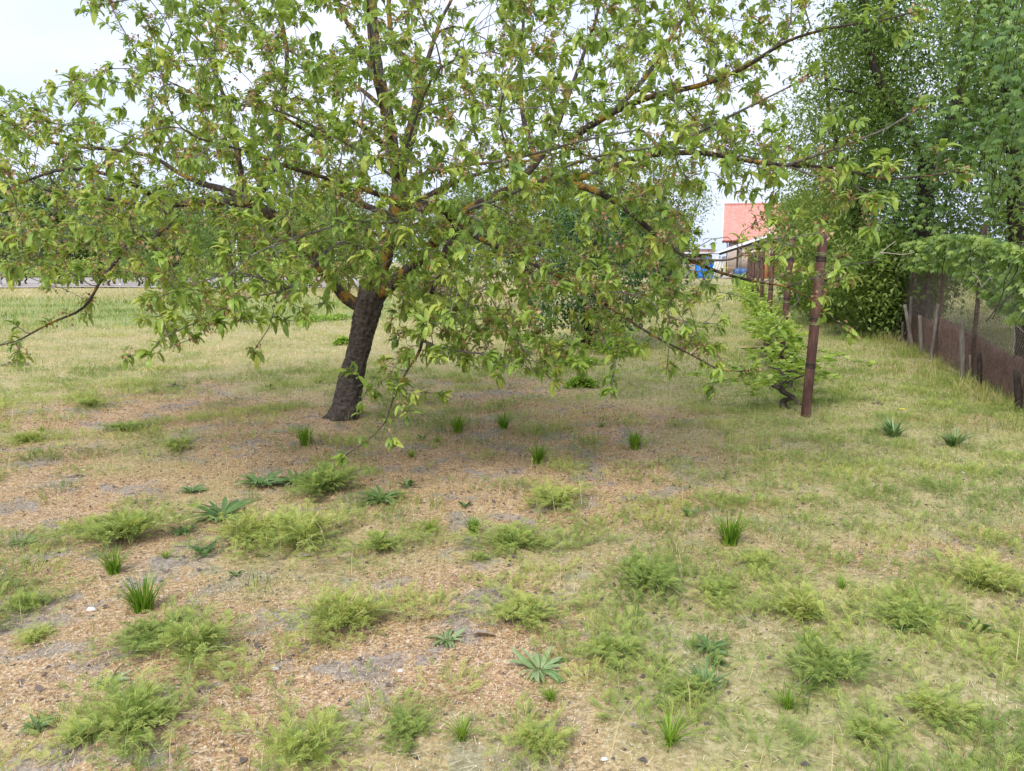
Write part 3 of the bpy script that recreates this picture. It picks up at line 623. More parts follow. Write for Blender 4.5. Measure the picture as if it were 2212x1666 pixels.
# far tree line: three kinds, copied
def far_proto(seed, h, wdt, leaf, name, label):
    rng = np.random.RandomState(seed); root = empty(name, (0, 0, 0), label, 'tree', 'trees on the horizon')
    P = smooth_path([[0, 0, -.2, ], [.1, 0, h*.3], [0, .1, h*.7]], .3); LM = [(P, np.linspace(.22, .08, len(P)))]
    a = Acc(); tube(a, P, LM[0][1], 8); a.build('trunk', M['dark_bark'], root, True)
    pts = []
    while len(pts) < 120:
        p = rng.uniform(-1, 1, 3)
        if np.linalg.norm(p) < 1 and rng.rand() < .3+.7*np.linalg.norm(p): pts.append(np.array([p[0]*wdt*(1-.25*p[2]), p[1]*wdt, h*.5+p[2]*h*.49]))
    br = grow(LM, pts, rng, .15, .02, .01, .4); a = Acc()
    for p, r in br: tube(a, p, r, 4, cap=False)
    a.build('branches', M['dark_bark'], root)
    E = np.vstack([p[-max(1, len(p)//2):] for p, r in br]); n = 5200; O = E[rng.randint(0, len(E), n)]+rng.randn(n, 3)*.45; O[:, 2] = np.maximum(O[:, 2], .2)
    tint = np.clip(.15+.75*vn(O[:, 0], O[:, 2], .9, 51)+rng.randn(n)*.12, 0, 1); a = Acc()
    add_diamonds(a, O, rng.randn(n, 3), rng.uniform(.25, .48, n), .7, tint, rng); a.build('crown', M[leaf], root)
    return root
protos = [far_proto(1, 10, 4.2, 'far_leaf', 'distant_tree', ''), far_proto(2, 8, 4.5, 'mid_leaf', 'distant_tree', ''), far_proto(3, 7, 3.6, 'far_leaf', 'distant_tree', '')]
spots = [(-40, 92, 0, 1.15, 'tallest grey green tree on the horizon at the left edge behind the vineyard'), (70, 88, 1, 1.15, 'round dark tree on the horizon second from the left edge'), (170, 95, 0, 1.05, 'tall tree on the horizon behind the left vineyard, third from the left edge'),
         (262, 90, 2, 1.2, 'lower tree on the horizon behind the bushy tree at the vineyard edge'), (350, 96, 1, 1.1, 'broad tree on the horizon seen under the thick left limb'), (440, 92, 0, .95, 'tree on the horizon behind the vineyard, left of the white vineyard post'),
         (530, 98, 2, 1.2, 'tree on the horizon just right of the white vineyard post'), (620, 94, 1, 1.0, 'tree on the horizon left of the cherry trunk, above the bare soil'), (710, 98, 2, 1.2, 'low tree on the horizon immediately left of the cherry trunk'),
         (1010, 96, 0, .95, 'tree on the horizon above the brushwood heap'), (1110, 92, 1, 1.05, 'tree on the horizon behind the dark orchard trunk'), (1215, 97, 0, 1.0, 'tree on the horizon above the small dark tree'),
         (1310, 93, 1, 1.0, 'tree on the horizon right of the small dark tree'), (1400, 98, 2, 1.1, 'low tree on the horizon left of the sheds'),
         (15, 76, 2, .62, 'low bushy tree behind the vineyard at the left edge of the picture'), (120, 74, 2, .6, 'low bushy tree behind the vineyard, second of the front ones from the left'), (215, 77, 1, .6, 'low bushy tree behind the vineyard, left of the slender white post'),
         (310, 75, 2, .66, 'low bushy tree behind the vineyard, right of the slender white post'), (400, 78, 1, .58, 'low bushy tree right behind the bushy tree at the vineyard edge'), (485, 76, 2, .6, 'low bushy tree just left of the post under the thick limb'), (575, 78, 1, .6, 'low bushy tree right of the post under the thick limb'), (660, 80, 2, .62, 'low bushy tree at the right end of the vineyard')]
for i, (u, dd, k, s, lab) in enumerate(spots):
    first = not any(q[2] == k for q in spots[:i]); o = protos[k] if first else copy_tree(protos[k])
    p = W(u, 600, dd); o.location = (p[0], dd, 0); o.rotation_euler = (0, 0, i*1.7); o.scale = (s*1.25, s*1.25, s*(1.15+.07*(i % 3))); o['label'] = lab

# ------------------------------------------------------------------ right side: fence line, tall trees, creeper
def rtree(*a, **k): return tree(*a, group='tall trees behind the right fence', **k)
rtree('tall_tree', 'tall ivy clad tree with forked dark limbs behind the right fence', W(1990, 700, 15.5),
     [([(1985, 760, 15.5), (1990, 640, 15.5), (1992, 520, 15.5), (2000, 430, 15.5)], .24, .17), ([(2000, 430, 15.5), (2030, 320, 15.5), (2065, 230, 15.3), (2100, 110, 15.1), (2130, 0, 15), (2150, -140, 15)], .15, .06),
      ([(1998, 440, 15.5), (1985, 330, 15.8), (1930, 230, 16), (1890, 150, 16), (1868, 40, 16), (1850, -120, 16)], .12, .05), ([(2065, 230, 15.3), (2150, 200, 15), (2200, 120, 14.8)], .07, .03), ([(1930, 230, 16), (1850, 200, 16), (1790, 190, 16)], .05, .02)],
     blob(R, 330, [(1790, 60), (1800, -150), (2300, -150), (2300, 500), (2200, 560), (1950, 520), (1850, 430), (1800, 300), (1830, 200)], 15.2, 19),
     'mid_leaf', (.08, .13), 35000, 21, wr=.45, spread=.24, rk=.009, tb=(0, .75))
rtree('tall_tree', 'tall dark tree at the right edge, partly out of the picture', W(2230, 760, 12.3),
     [([(2225, 800, 12.3), (2215, 650, 12.3), (2200, 480, 12.3), (2195, 300, 12.3)], .2, .13), ([(2195, 300, 12.3), (2170, 150, 12.2), (2190, -50, 12.2)], .11, .05), ([(2200, 400, 12.3), (2260, 250, 12.3), (2320, 100, 12.3)], .09, .04)],
     blob(R, 170, [(2080, 300), (2060, -150), (2420, -150), (2420, 600), (2150, 600)], 11.3, 14.5),
     'mid_leaf', (.09, .14), 13000, 22, wr=.5, spread=.28, rk=.009, tb=(.1, .9))
rtree('tall_tree', 'loose light crowned tree left of the forked tree, beside the vine row', W(1860, 700, 19),
     [([(1868, 680, 19), (1860, 560, 19), (1845, 430, 19)], .2, .12), ([(1845, 430, 19), (1810, 320, 19), (1790, 220, 19), (1780, 120, 19)], .1, .03), ([(1850, 460, 19), (1880, 350, 19), (1890, 220, 19)], .1, .04), ([(1845, 430, 19), (1770, 380, 18.5), (1730, 330, 18.5)], .06, .02)],
     blob(R, 260, [(1700, 560), (1690, 400), (1720, 300), (1700, 240), (1770, 170), (1790, 60), (1850, 0), (1960, 40), (1980, 500), (1900, 620), (1760, 620)], 16.5, 21.5),
     'mid_leaf', (.09, .15), 23000, 23, wr=.4, spread=.42, rk=.01, tb=(.35, 1))
rtree('locust_tree', 'fresh yellow green bushy tree right of the red roof', W(1745, 660, 27),
     [([(1752, 645, 27), (1748, 590, 27), (1745, 520, 27)], .14, .08), ([(1748, 570, 27), (1715, 500, 27)], .06, .03), ([(1748, 570, 27), (1785, 490, 27)], .06, .03)],
     blob(R, 170, [(1700, 640), (1692, 520), (1700, 440), (1740, 425), (1800, 430), (1850, 500), (1860, 620), (1780, 650)], 24, 30),
     'locust_leaf', (.12, .20), 16000, 24, wr=.55, spread=.3, rk=.012)
# understorey shrubs filling the fence line
for i, (u, v0, dd, poly, leaf, lab) in enumerate([
    (1800, 690, 20, [(1740, 680), (1730, 560), (1790, 500), (1880, 520), (1900, 640), (1880, 690)], 'locust_leaf', 'leafy shrub at the far end of the fence, right of the third vine post'),
    (1880, 690, 16, [(1820, 690), (1810, 580), (1860, 500), (1950, 520), (1960, 650), (1930, 700)], 'mid_leaf', 'shrub with dense mid green leaves behind the two small far stakes'),
    (1950, 700, 17, [(1890, 690), (1890, 560), (1950, 500), (2040, 520), (2060, 620), (1990, 680)], 'mid_leaf', 'dark shrub behind the group of leaning stakes')]):
    q = W(u, v0, dd); q[2] = 0
    tree('fence_shrub', lab, q, [([(u, v0+20, dd), (u+4, v0-60, dd), (u, v0-110, dd)], .05, .02), ([(u, v0-10, dd), (u-30, v0-90, dd)], .03, .01), ([(u, v0-10, dd), (u+35, v0-90, dd)], .03, .01)],
         blob(R, 90, poly, dd-1.2, dd+1.2), leaf, (.09, .14), 9000, 31+i, wr=.5, spread=.2, group='shrubs along the right fence', cat='shrub', rk=.008, tb=(.2, 1))
# creeper hanging over fence and trees
def creeper():
    rng = np.random.RandomState(8); root = empty('creeper', (W(2080, 760, 11.2)[0], 11.2, 0), 'five fingered creeper hanging in curtains over the right fence and trees', 'climbing plant')
    a = Acc(); st = Acc(); O = []; 
    def strand(p0, ln, sway):
        m = max(4, int(ln/.12)); t = np.linspace(0, 1, m)[:, None]
        p = p0+np.array([sway[0], sway[1], -ln])*t+np.cumsum(rng.randn(m, 3)*.02, 0); p = p[p[:, 2] > .5]
        if len(p) > 2: tube(st, p, .004, 4, cap=False); O.append(p)
    fd = lambda u: np.interp(u, [1870, 1950, 2100, 2212, 2330], [16.5, 14.2, 10.5, 8.3, 7.2])
    for q in range(480):
        u = rng.uniform(1860, 2330); v = rng.uniform(-60, 520); dd = fd(u)+rng.uniform(.4, 2.2)
        if u < 1960 and v < 260: continue
        if u > 2060 and v > 400: continue
        if vn(u*.02, v*.02, 1, 61) < .38: continue
        strand(W(u, v, dd), rng.uniform(.4, 1.3)*(.55 if u > 2060 else 1), rng.randn(2)*.1)
    E = np.vstack(O); E = np.repeat(E, 3, 0); n = len(E); pos = E+rng.randn(n, 3)*np.array([.12, .10, .10])
    cl = vn(pos[:, 0]*1.6, pos[:, 2]*1.6, 1, 62)
    add_palm(a, pos, rng.randn(n, 3)*np.array([.8, .5, .3])+np.array([-.1, -.6, -.55]), rng.uniform(.065, .12, n), np.clip(.1+.75*cl+rng.randn(n)*.12, 0, 1), rng)
    # bright mass lying on the fence top
    m = 3600; s = rng.rand(m); u = 1950+s*370; top = 525-20*np.sin(s*5); v = top+rng.rand(m)**1.6*(125-40*np.sin(s*7))
    dd = fd(u)+.15+rng.randn(m)*.2; pos = np.array([W(a1, b1, c1) for a1, b1, c1 in zip(u, v, dd)])
    keep = vn(pos[:, 0]*2, pos[:, 2]*2, 1, 63) > .25; pos = pos[keep]; n = len(pos)
    add_palm(a, pos, rng.randn(n, 3)*np.array([.8, .5, .3])+np.array([-.1, -.6, -.5]), rng.uniform(.06, .11, n), np.clip(.78+.25*rng.randn(n), 0, 1), rng)
    for q in range(40):
        s_ = rng.rand(); p0 = W(1950+s_*370, 530, fd(1950+s_*370)); m_ = 7; t = np.linspace(0, 1, m_)[:, None]
        tube(st, p0+np.array([rng.randn()*.4, rng.randn()*.1, -rng.uniform(.2, .8)])*t+rng.randn(m_, 3)*.02, .005, 4, cap=False)
    st.build('stems', M['dark_bark'], root); a.build('leaves', M['creeper_leaf'], root)
    bpy.context.view_layer.update(); rebase(root)
creeper()
# pale bare vine stems over the mesh
def bare_vine():
    rng = np.random.RandomState(5); root = empty('dry_vine', (W(2170, 820, 9.7)[0], 9.7, 0), 'pale bare vine stems looping over the chain link fence at right', 'climbing plant'); a = Acc()
    d = 9.6
    for pts in ([(2146, 580, d), (2165, 600, d), (2175, 610, d), (2180, 640, d), (2188, 680, d-.1), (2192, 720, d-.1), (2188, 790, d-.1), (2200, 815, d-.1), (2216, 812, d-.1)],
                [(2175, 605, d), (2160, 630, d), (2158, 655, d), (2172, 680, d), (2180, 690, d)], [(2180, 600, d), (2150, 590, d), (2130, 610, d), (2122, 625, d), (2140, 628, d)],
                [(2122, 625, d), (2112, 600, d), (2100, 590, d)], [(2175, 605, d), (2190, 575, d), (2205, 560, d), (2230, 540, d)], [(2192, 700, d-.1), (2215, 720, d-.1), (2240, 740, d)],
                [(1885, 560, 12), (1910, 540, 12), (1935, 520, 12)], [(1900, 545, 12), (1950, 550, 12), (1975, 545, 12)]):
        p, r = limbw(pts, .009, .005, .04); tube(a, p+rng.randn(*p.shape)*.003, r, 5)
    a.build('stems', M['dry_stem'], root); bpy.context.view_layer.update(); rebase(root)
bare_vine()
# chain link fence with posts
F0 = G(2212, 880); F1 = G(2100, 812); F2 = G(1950, 735); F3 = G(1870, 702)
def fence():
    rng = np.random.RandomState(6); dirv = (F2-F0)/np.linalg.norm(F2-F0); A = F0-dirv*1.6; B = F2+dirv*1.2; Ln = np.linalg.norm(B-A); H = 1.75
    root = empty('chain_link_fence', (A[0], A[1], 0), 'rusty chain link fence with leaning rust brown posts along the right side', 'fence', rz=math.atan2(dirv[1], dirv[0]))
    a = Acc(); st = .062; n = int((Ln+H)/st); r = .0022
    def wire(p, q):
        bulge = .03*math.sin(p[0]*1.3); P = np.array([[p[0], 0, p[1]], [(p[0]+q[0])/2, bulge, (p[1]+q[1])/2], [q[0], 0, q[1]]]); tube(a, P, r, 3, cap=False)
    for k in range(n):
        x = k*st-H
        x0, z0 = (x, 0) if x >= 0 else (0, -x); x1, z1 = x+H, H
        if x1 > Ln: z1 -= x1-Ln; x1 = Ln
        if x0 < Ln and z0 < H and x1 > x0: wire((x0, z0), (x1, z1)); wire((x0, H-z0), (x1, H-z1))
    for z in (.02, .9, H-.01): tube(a, [[0, 0, z], [Ln/2, .01, z-.02], [Ln, 0, z]], .0025, 4)
    a.build('wire_mesh', M['mesh_wire'], root)
    for (s, hgt, lean) in ((1.80, 1.95, -.10), (1.62+np.linalg.norm(F1-F0), 2.05, -.03), (1.62+np.linalg.norm(F1-F0)*1.9, 2.0, .03), (Ln-.6, 1.95, 0), (.1, 2, 0)):
        a = Acc(); p = np.array([[s, -.05, -.1], [s+lean*.5, -.05, hgt*.5], [s+lean, -.05, hgt]]); tube(a, smooth_path(p, .2), .030, 10); a.build('post', M['rust'], root, True)
    # fence frame: local x runs along the fence
    return root, A, dirv, Ln
FR, FA, FD, FLN = fence()
def sheets():
    rng = np.random.RandomState(7); N = np.array([-FD[1], FD[0]])
    if N[0] < 0: N = -N                    # away from the path
    segs = [(.2, 2.2, .36, .50, 'rusty corrugated sheet at the right edge, foot of the fence'), (2.15, 4.3, .48, .58, 'rusty iron sheet just right of the tall pale post'), (4.25, 6.2, .56, .68, 'rusty sheet with sagging top behind the grey slanting stake'), (6.15, FLN, .54, .62, 'farthest rusty sheet beside the leaning grey stakes')]
    for s0, s1, h0, h1, lab in segs:
        m = 40; s = np.linspace(s0, s1, m); z = np.linspace(0, 1, 6); SS, ZZ = np.meshgrid(s, z); hh = h0+(h1-h0)*(SS-s0)/(s1-s0)+.04*vn(SS, ZZ*0, 3, 71)
        off = .07+.012*np.sin(SS*40)+.06*(vn(SS, ZZ, 1.2, 72)-.5)+.06*ZZ*(vn(SS, ZZ*0, .8, 73)-.5)
        X = FA[0]+FD[0]*SS+N[0]*off; Y = FA[1]+FD[1]*SS+N[1]*off; V = np.stack([X, Y, ZZ*hh-.03], -1).reshape(-1, 3)
        V2 = V+np.array([N[0], N[1], 0])*.004; i = (np.arange(5)[:, None]*m+np.arange(m-1)[None]).ravel(); k = m*6
        f = np.stack([i, i+1, i+m+1, i+m], -1); top = np.arange(m-1)+5*m
        a = Acc(); a.add(np.vstack([V, V2]), [f, f[:, ::-1]+k, np.stack([top, top+1, top+1+k, top+k], -1)])
        o = a.build('iron_sheet', M['rust_sheet'], smooth=True); tag(o, lab, 'metal sheet', 'rusty sheets along the fence foot')
sheets()
def stakes():
    rng = np.random.RandomState(9)
    L = [((2071, 768), (2067, 683), 11, .045, 'pale_wood', 'squared grey stake standing straight in front of the rusty sheets'), ((2106, 779), (2124, 658), 10.6, .035, 'pale_wood', 'long thin stake slanting right beside the tall pale post'),
         ((2013, 756), (1994, 659), 11.6, .045, 'pale_wood', 'grey stake leaning left in front of the rusty sheet'), ((1973, 733), (1983, 668), 12.2, .03, 'pale_wood', 'thin crooked stake between the two pale stakes'),
         ((1963, 750), (1969, 640), 12.0, .04, 'pale_wood', 'tallest grey stake of the leaning group'), ((1991, 741), (1994, 696), 12.2, .035, 'pale_wood', 'shortest grey stake of the leaning group'),
         ((1878, 712), (1879, 659), 14.2, .04, 'dark_bark', 'dark wooden stake, left one of the far pair'), ((1888, 718), (1887, 659), 14.0, .035, 'pale_wood', 'pale stake, right one of the far pair'),
         ((1912, 722), (1914, 690), 13.5, .03, 'dark_bark', 'low dark stake half hidden in weeds between the far pair and the leaning group'), ((2149, 838), (2149, 763), 9.4, .04, 'dark_bark', 'dark short stake before the nearest rusty sheet'),
         ((2138, 825), (2141, 768), 9.5, .02, 'pale_wood', 'thin pale stick before the nearest rusty sheet'), ((2099, 818), (2095, 690), 9.95, .05, 'pale_wood', 'thick pale grey post with peeling top before the rusty fence post'),
         ((2205, 890), (2196, 800), 8.1, .05, 'dark_bark', 'dark stump of a post at the right edge of the picture')]
    for (b, t, d, r, m, lab) in L:
        g = G(*b); N_ = np.array([-FD[1], FD[0]]); N_ = N_ if N_[0] > 0 else -N_; sg = float(np.dot(g-FA, N_)); g0 = g; sh_ = N_*max(0, sg+.10); g = g-sh_; k_ = g[1]/ray(*b)[1]; d = g[1]; b = (1106+FP*g[0]/d*ray(*b)[1], b[1]); p0 = np.array([g[0], g[1], 0.]); p0[2] = -.08; p1 = W(t[0], t[1], g0[1]+.05)-np.array([sh_[0], sh_[1], 0]); root = None
        a = Acc(); P = smooth_path([p0, (p0+p1)/2+rng.randn(3)*.012, p1], .06); tube(a, P-p0, np.linspace(r*.85, r*.65, len(P)), 7, jit=.25, rng=rng)
        o = a.build('wooden_stake', M[m]); o.location = p0; tag(o, lab, 'stake', 'old stakes along the fence')
    a = Acc(); p0 = W(1937, 738, G(1937, 738)[1]); p1 = W(1962, 716, G(1962, 738)[1]); tube(a, [p0-p0, (p1-p0)*.5+[0, 0, .02], p1-p0], .03, 7); o = a.build('fallen_stake', M['pale_wood']); o.location = p0; tag(o, 'short grey stake fallen aslant at the left foot of the leaning group', 'stake')
stakes()

# ------------------------------------------------------------------ vine row with steel posts
R0 = G(1740, 900); VPX = (1567-1106)/FP; rdir = np.array([VPX*1.0, math.cos(PITCH)]); rdir = np.array([math.sin(math.atan(VPX/math.cos(PITCH))), math.cos(math.atan(VPX/math.cos(PITCH)))])
ordn = ['nearest', 'second', 'third', 'fourth', 'fifth', 'sixth', 'seventh', 'eighth', 'ninth', 'tenth', 'eleventh', 'twelfth']
def vine_post():
    root = empty('vine_post', (0, 0, 0), '', 'post', 'steel posts of the vine row'); a = Acc(); P = np.array([[0, 0, -.1], [.0, 0, .5], [.0, 0, 1.0], [0, 0, 1.5], [0, 0, 1.88]])
    R_ = .047; sides = 20; tube(a, smooth_path(P, .1), R_, sides); a.build('pipe', M['rust'], root, True)
    a = Acc(); an = np.arange(sides)*2*PI/sides; ring = np.stack([np.cos(an)*(R_+.004), np.sin(an)*(R_+.004), np.full(sides, 1.865)], -1); r2 = ring.copy(); r2[:, 2] = 1.885; r3 = r2*[.8, .8, 1]; j = np.arange(sides); j2 = (j+1) % sides
    a.add(np.vstack([ring, r2, r3]), [np.vstack([np.stack([j, j2, j2+sides, j+sides], -1), np.stack([j+sides, j2+sides, j2+2*sides, j+2*sides], -1)])]); a.build('rim', M['rust'], root)
    for z, m, k in ((1.60, 'wire_green', 3), (1.55, 'wire', 5), (.98, 'wire', 2), (.93, 'wire_green', 2), (.50, 'wire', 4)):
        a = Acc(); t = np.linspace(0, k*2*PI, k*20); p = np.stack([np.cos(t)*(R_+.003), np.sin(t)*(R_+.003), z+t/(k*2*PI)*.012*k+.004*np.sin(t*.9)], -1); tube(a, p, .0032, 5); a.build('wire_wrap', M[m], root)
    return root
def grape(rng, lab, seedn, hgt=1.0, n=360, spread=.42):
    root = empty('grape_vine', (0, 0, 0), lab, 'grape vine', 'grape vines of the right hand row'); a = Acc()
    P = smooth_path([[0, 0, -.05], [.03, .02, .12], [-.05, -.03, .22], [.02, .05, .33], [.0, .0, .48]], .03); tube(a, P, np.linspace(.04, .028, len(P)), 8, jit=.35, rng=rng)
    arms = []
    for k in range(5):
        s = P[rng.randint(len(P)//2, len(P))]; e = s+np.array([rng.randn()*.13, rng.randn()*.28, rng.uniform(-.02, .3)]); p = smooth_path([s, (s+e)/2+rng.randn(3)*.07, e], .03); tube(a, p, np.linspace(.022, .010, len(p)), 6, jit=.35, rng=rng); arms.append((p, np.linspace(.022, .01, len(p))))
    a.build('trunk', M['vine_bark'], root, True)
    tg = [np.array([rng.randn()*.17, rng.randn()*spread, np.clip(rng.normal(.62, .2), .12, hgt)]) for _ in range(34)]
    sh = grow(arms, tg, rng, .15, .004, .002, .05); a = Acc()
    for p, r in sh: tube(a, p, r, 4, cap=False)
    a.build('shoots', M['wire_green'], root)
    E = np.vstack([p[len(p)//3:] for p, r in sh]); O = E[rng.randint(0, len(E), n)]+rng.randn(n, 3)*.035; a = Acc()
    add_vine_leaves(a, O, rng.randn(n, 3)*np.array([1, 1, .8])+np.array([0, 0, -.1]), rng.uniform(.05, .10, n), np.clip(.45+.28*rng.randn(n), 0, 1), rng); a.build('leaves', M['vine_leaf'], root)
    return root
pp = vine_post(); rng = np.random.RandomState(15); gp = [grape(rng, '', k) for k in range(3)]
for i in range(9):
    s = i*4.15+(.0 if i else 0); o = pp if i == 0 else copy_tree(pp); p = R0+rdir*s
    o.location = (p[0], p[1], float(hz(*p))); o.rotation_euler = (math.radians([0, 1.5, -1, 1, 0, -1, 1][i % 7]), math.radians([2.2, 1.8, .8, -1, 1, 0, -1][i % 7]), rng.rand()*.3)
    o.scale = (1, 1, [1, 1.0, .97, 1.02, .98, 1, .97, 1.01, 1, 1, 1][i])
    o['label'] = 'nearest rust brown steel post of the vine row, wound with wire' if i == 0 else f'{ordn[i]} rust brown steel post of the vine row, counted from the viewer'
num = ordn+['thirteenth', 'fourteenth', 'fifteenth', 'sixteenth', 'seventeenth', 'eighteenth', 'nineteenth', 'twentieth']+['twenty-'+q for q in ('first', 'second', 'third', 'fourth', 'fifth', 'sixth', 'seventh', 'eighth', 'ninth')]
for i in range(30):
    s = .55+i*1.35+max(0, i-2)*.45; p = R0+rdir*s+np.array([-.12+rng.randn()*.06, 0])
    if i > 21: break
    o = gp[i % 3] if i < 3 else copy_tree(gp[i % 3]); o.location = (p[0], p[1], float(hz(*p))); o.rotation_euler = (0, 0, (2.2 if i == 0 else 0)-math.atan(VPX)+rng.randn()*.15); q = .95+rng.rand()*.3
    o.scale = (q, q, q*([.55, .7, .75][i % 3]))
    o['label'] = ('nearest grape vine, gnarled black trunk and lime leaves at the nearest steel post' if i == 0 else f'{num[i]} grape vine from the viewer in the right hand row, lime green')
def wires():
    e = R0+rdir*41.5; 
    for z, lab in ((.50, 'lowest wire of the right hand vine row'), (.97, 'middle wire of the right hand vine row'), (1.58, 'top wire of the right hand vine row')):
        a = Acc(); n = 42; t = np.linspace(0, 1, n); P = np.stack([(e[0]-R0[0])*t, (e[1]-R0[1])*t, z-.02*np.abs(np.sin(t*PI*10))], -1); tube(a, P, .0018, 4)
        o = a.build('trellis_wire', M['wire']); o.location = (R0[0], R0[1], 0); tag(o, lab, 'wire', 'wires of the right hand vine row')
wires()

# ------------------------------------------------------------------ far vineyard (left)
def far_vines():
    rng = np.random.RandomState(17); pr = []
    for k in range(3):
        root = empty('far_vine', (0, 0, 0), '', 'grape vine', 'vines of the far vineyard'); a = Acc()
        P = smooth_path([[0, 0, -.05], [.08, 0, .2], [-.06, 0, .4], [.1+.1*k, 0, .6]], .08); tube(a, P, np.linspace(.07, .05, len(P)), 6, jit=.2, rng=rng); arms = [(P, .05)]
        for s_ in (-1, 1):
            p = smooth_path([P[-1], P[-1]+[s_*.35, 0, .12], P[-1]+[s_*.8, 0, .1+.1*rng.rand()]], .1); tube(a, p, np.linspace(.04, .02, len(p)), 5, jit=.2, rng=rng); arms.append((p, .03))
        a.build('trunk', M['dark_bark'], root)
        O = np.array([rng.randn(420)*.55, rng.randn(420)*.12, rng.normal(.98, .22, 420)]).T; a = Acc()
        add_diamonds(a, O, rng.randn(420, 3), rng.uniform(.07, .13, 420), .9, np.clip(.6+.3*rng.randn(420), 0, 1), rng); a.build('leaves', M['vine_leaf'], root); pr.append(root)
    n = 0
    for r_, dd in enumerate((47.5, 51.0, 55.0)):
        for i in range(14 if r_ < 2 else 12):
            o = pr[n] if n < 3 else copy_tree(pr[n % 3]); x = -34+i*1.85+rng.randn()*.15+r_*.4; o.location = (x, dd+rng.randn()*.1, .06); o.rotation_euler = (0, 0, rng.choice([0, PI])+rng.randn()*.1); q = .9+rng.rand()*.3; o.scale = (q, q, q)
            o['label'] = f'{["leftmost"]*(i == 0) and "leftmost" or num[i]} gnarled vine from the left in the {["front", "middle", "rear"][r_]} row of the far vineyard'; n += 1
    def mk(u, v0, v1, dd, lab, w_=.09):
        p = W(u, v0, dd); hgt = W(u, v1, dd)[2]; a = Acc(); box(a, (0, 0, hgt/2), (w_, w_, hgt)); box(a, (0, 0, hgt+.02), (w_*.8, w_*.8, .04)); box(a, (0, 0, .02), (w_*1.3, w_*1.3, .1))
        o = a.build('vineyard_post', M['white']); o.location = (p[0], dd, .04); tag(o, lab, 'post', 'white posts of the far vineyard')
    mk(1, 625, 530, 47, 'white vineyard post at the left edge of the picture', .13); mk(515, 612, 520, 50, 'white vineyard post standing under the thick left limb'); mk(260, 612, 535, 50, 'slender white vineyard post midway between the other two'); 
far_vines()

# ------------------------------------------------------------------ brush pile and green patches
def brush():
    rng = np.random.RandomState(19); dd = 33; c = W(950, 640, dd); root = empty('brushwood_heap', (c[0], dd, 0), 'heap of dead brown brushwood behind the cherry trunk', 'brushwood'); a = Acc()
    for q in range(520):
        th = rng.rand()*2*PI; r = rng.rand()**.5; p = np.array([c[0]+math.cos(th)*r*1.5, dd+math.sin(th)*r*.9, rng.rand()*1.5*(1-r*.75)+.05]); v = rng.randn(3)*np.array([1, .6, .45]); v = v/np.linalg.norm(v)*rng.uniform(.3, .9)
        e = p+v; e[2] = max(e[2], .02); tube(a, [p, (p+e)/2+rng.randn(3)*.08, e], rng.uniform(.006, .02), 4, cap=False)
    a.build('sticks', plain('dead sticks', [(.3, (.12, .075, .055)), (.7, (.32, .22, .17))], 4, .9, 0), root)
    a = Acc(); m = 9; p = W(905, 640, dd); box(a, (p[0], dd-.9, .42), (.5, .5, .8), .2); a.build('timber_block', plain('cut timber', [(.3, (.16, .11, .08)), (.7, (.27, .20, .15))], 3, .9, .2), root)
    bpy.context.view_layer.update(); rebase(root)
brush()
def low_plant(name, lab, u, v, wpx, hgt, leaf, Lr, n, seed, cat='plant', group=None, shape='leaf'):
    rng = np.random.RandomState(seed); g = G(u, v); s = wpx/FP*g[1]/2; o = empty(name, (g[0], g[1], 0), lab, cat, group)
    r = rng.rand(n)**.5; th = rng.rand(n)*2*PI; lob = 1+.35*np.sin(th*3+seed)+.2*np.sin(th*5+seed*2); x = r*np.cos(th)*s*lob; y = r*np.sin(th)*s*lob*.9; top = hgt*(1-r*r*.8)*(.6+.7*vn(x, y, 4, seed % 20)); z = top*rng.rand(n)**.6+.02
    a = Acc(); O = np.stack([x, y, z], -1); D = rng.randn(n, 3)*np.array([1, 1, .4])+np.stack([x, y, x*0], -1)/max(s, .01)*.6+np.array([0, 0, .25])
    (add_palm if shape == 'palm' else lambda *q: add_leaves(q[0], q[1], q[2], q[3], .5, q[4], q[5], .4))(a, O, D, rng.uniform(*Lr, n), np.clip(.5+.28*rng.randn(n), 0, 1), rng); a.build('leaves', M[leaf], o)
    a = Acc()
    for q in range(14):
        k = rng.randint(n); tube(a, [[0, 0, 0], [x[k]*.6, y[k]*.6, z[k]*.6], [x[k], y[k], z[k]]], .004, 4, cap=False)
    a.build('stems', M['wire_green'], o); return o
for i, (u, v, wp, h_, lab) in enumerate([(672, 694, 60, .16, 'low lime green seedling patch left of the cherry trunk'), (725, 690, 60, .14, 'lime green patch touching the left side of the cherry trunk'), (900, 690, 110, .35, 'lime green sucker patch just right of the cherry trunk'),
        (1000, 680, 130, .5, 'tall lime green sucker patch in front of the brushwood heap'), (1075, 690, 90, .35, 'lime green sucker patch left of the dark orchard trunk'), (1180, 760, 70, .25, 'leafy suckers just left of the small dark tree'), (1330, 765, 110, .28, 'leafy suckers right of the small dark tree stem'),
        (1240, 790, 110, .15, 'low leafy suckers before the stem of the small dark tree'), (950, 660, 130, .45, 'bright sucker patch at the left foot of the brushwood heap'), (740, 745, 30, .12, 'tiny lime seedling left of the cherry trunk, on pale grass'),
        (1255, 835, 60, .12, 'small broad leaved seedling below the small dark tree'), (1130, 740, 60, .2, 'lime seedlings under the drooping central branch')]):
    low_plant('sucker_patch', lab, u, v, wp, h_, 'sucker_leaf', (.05, .10), int(260+wp*3), 100+i, 'shrub', 'green suckers and seedlings')

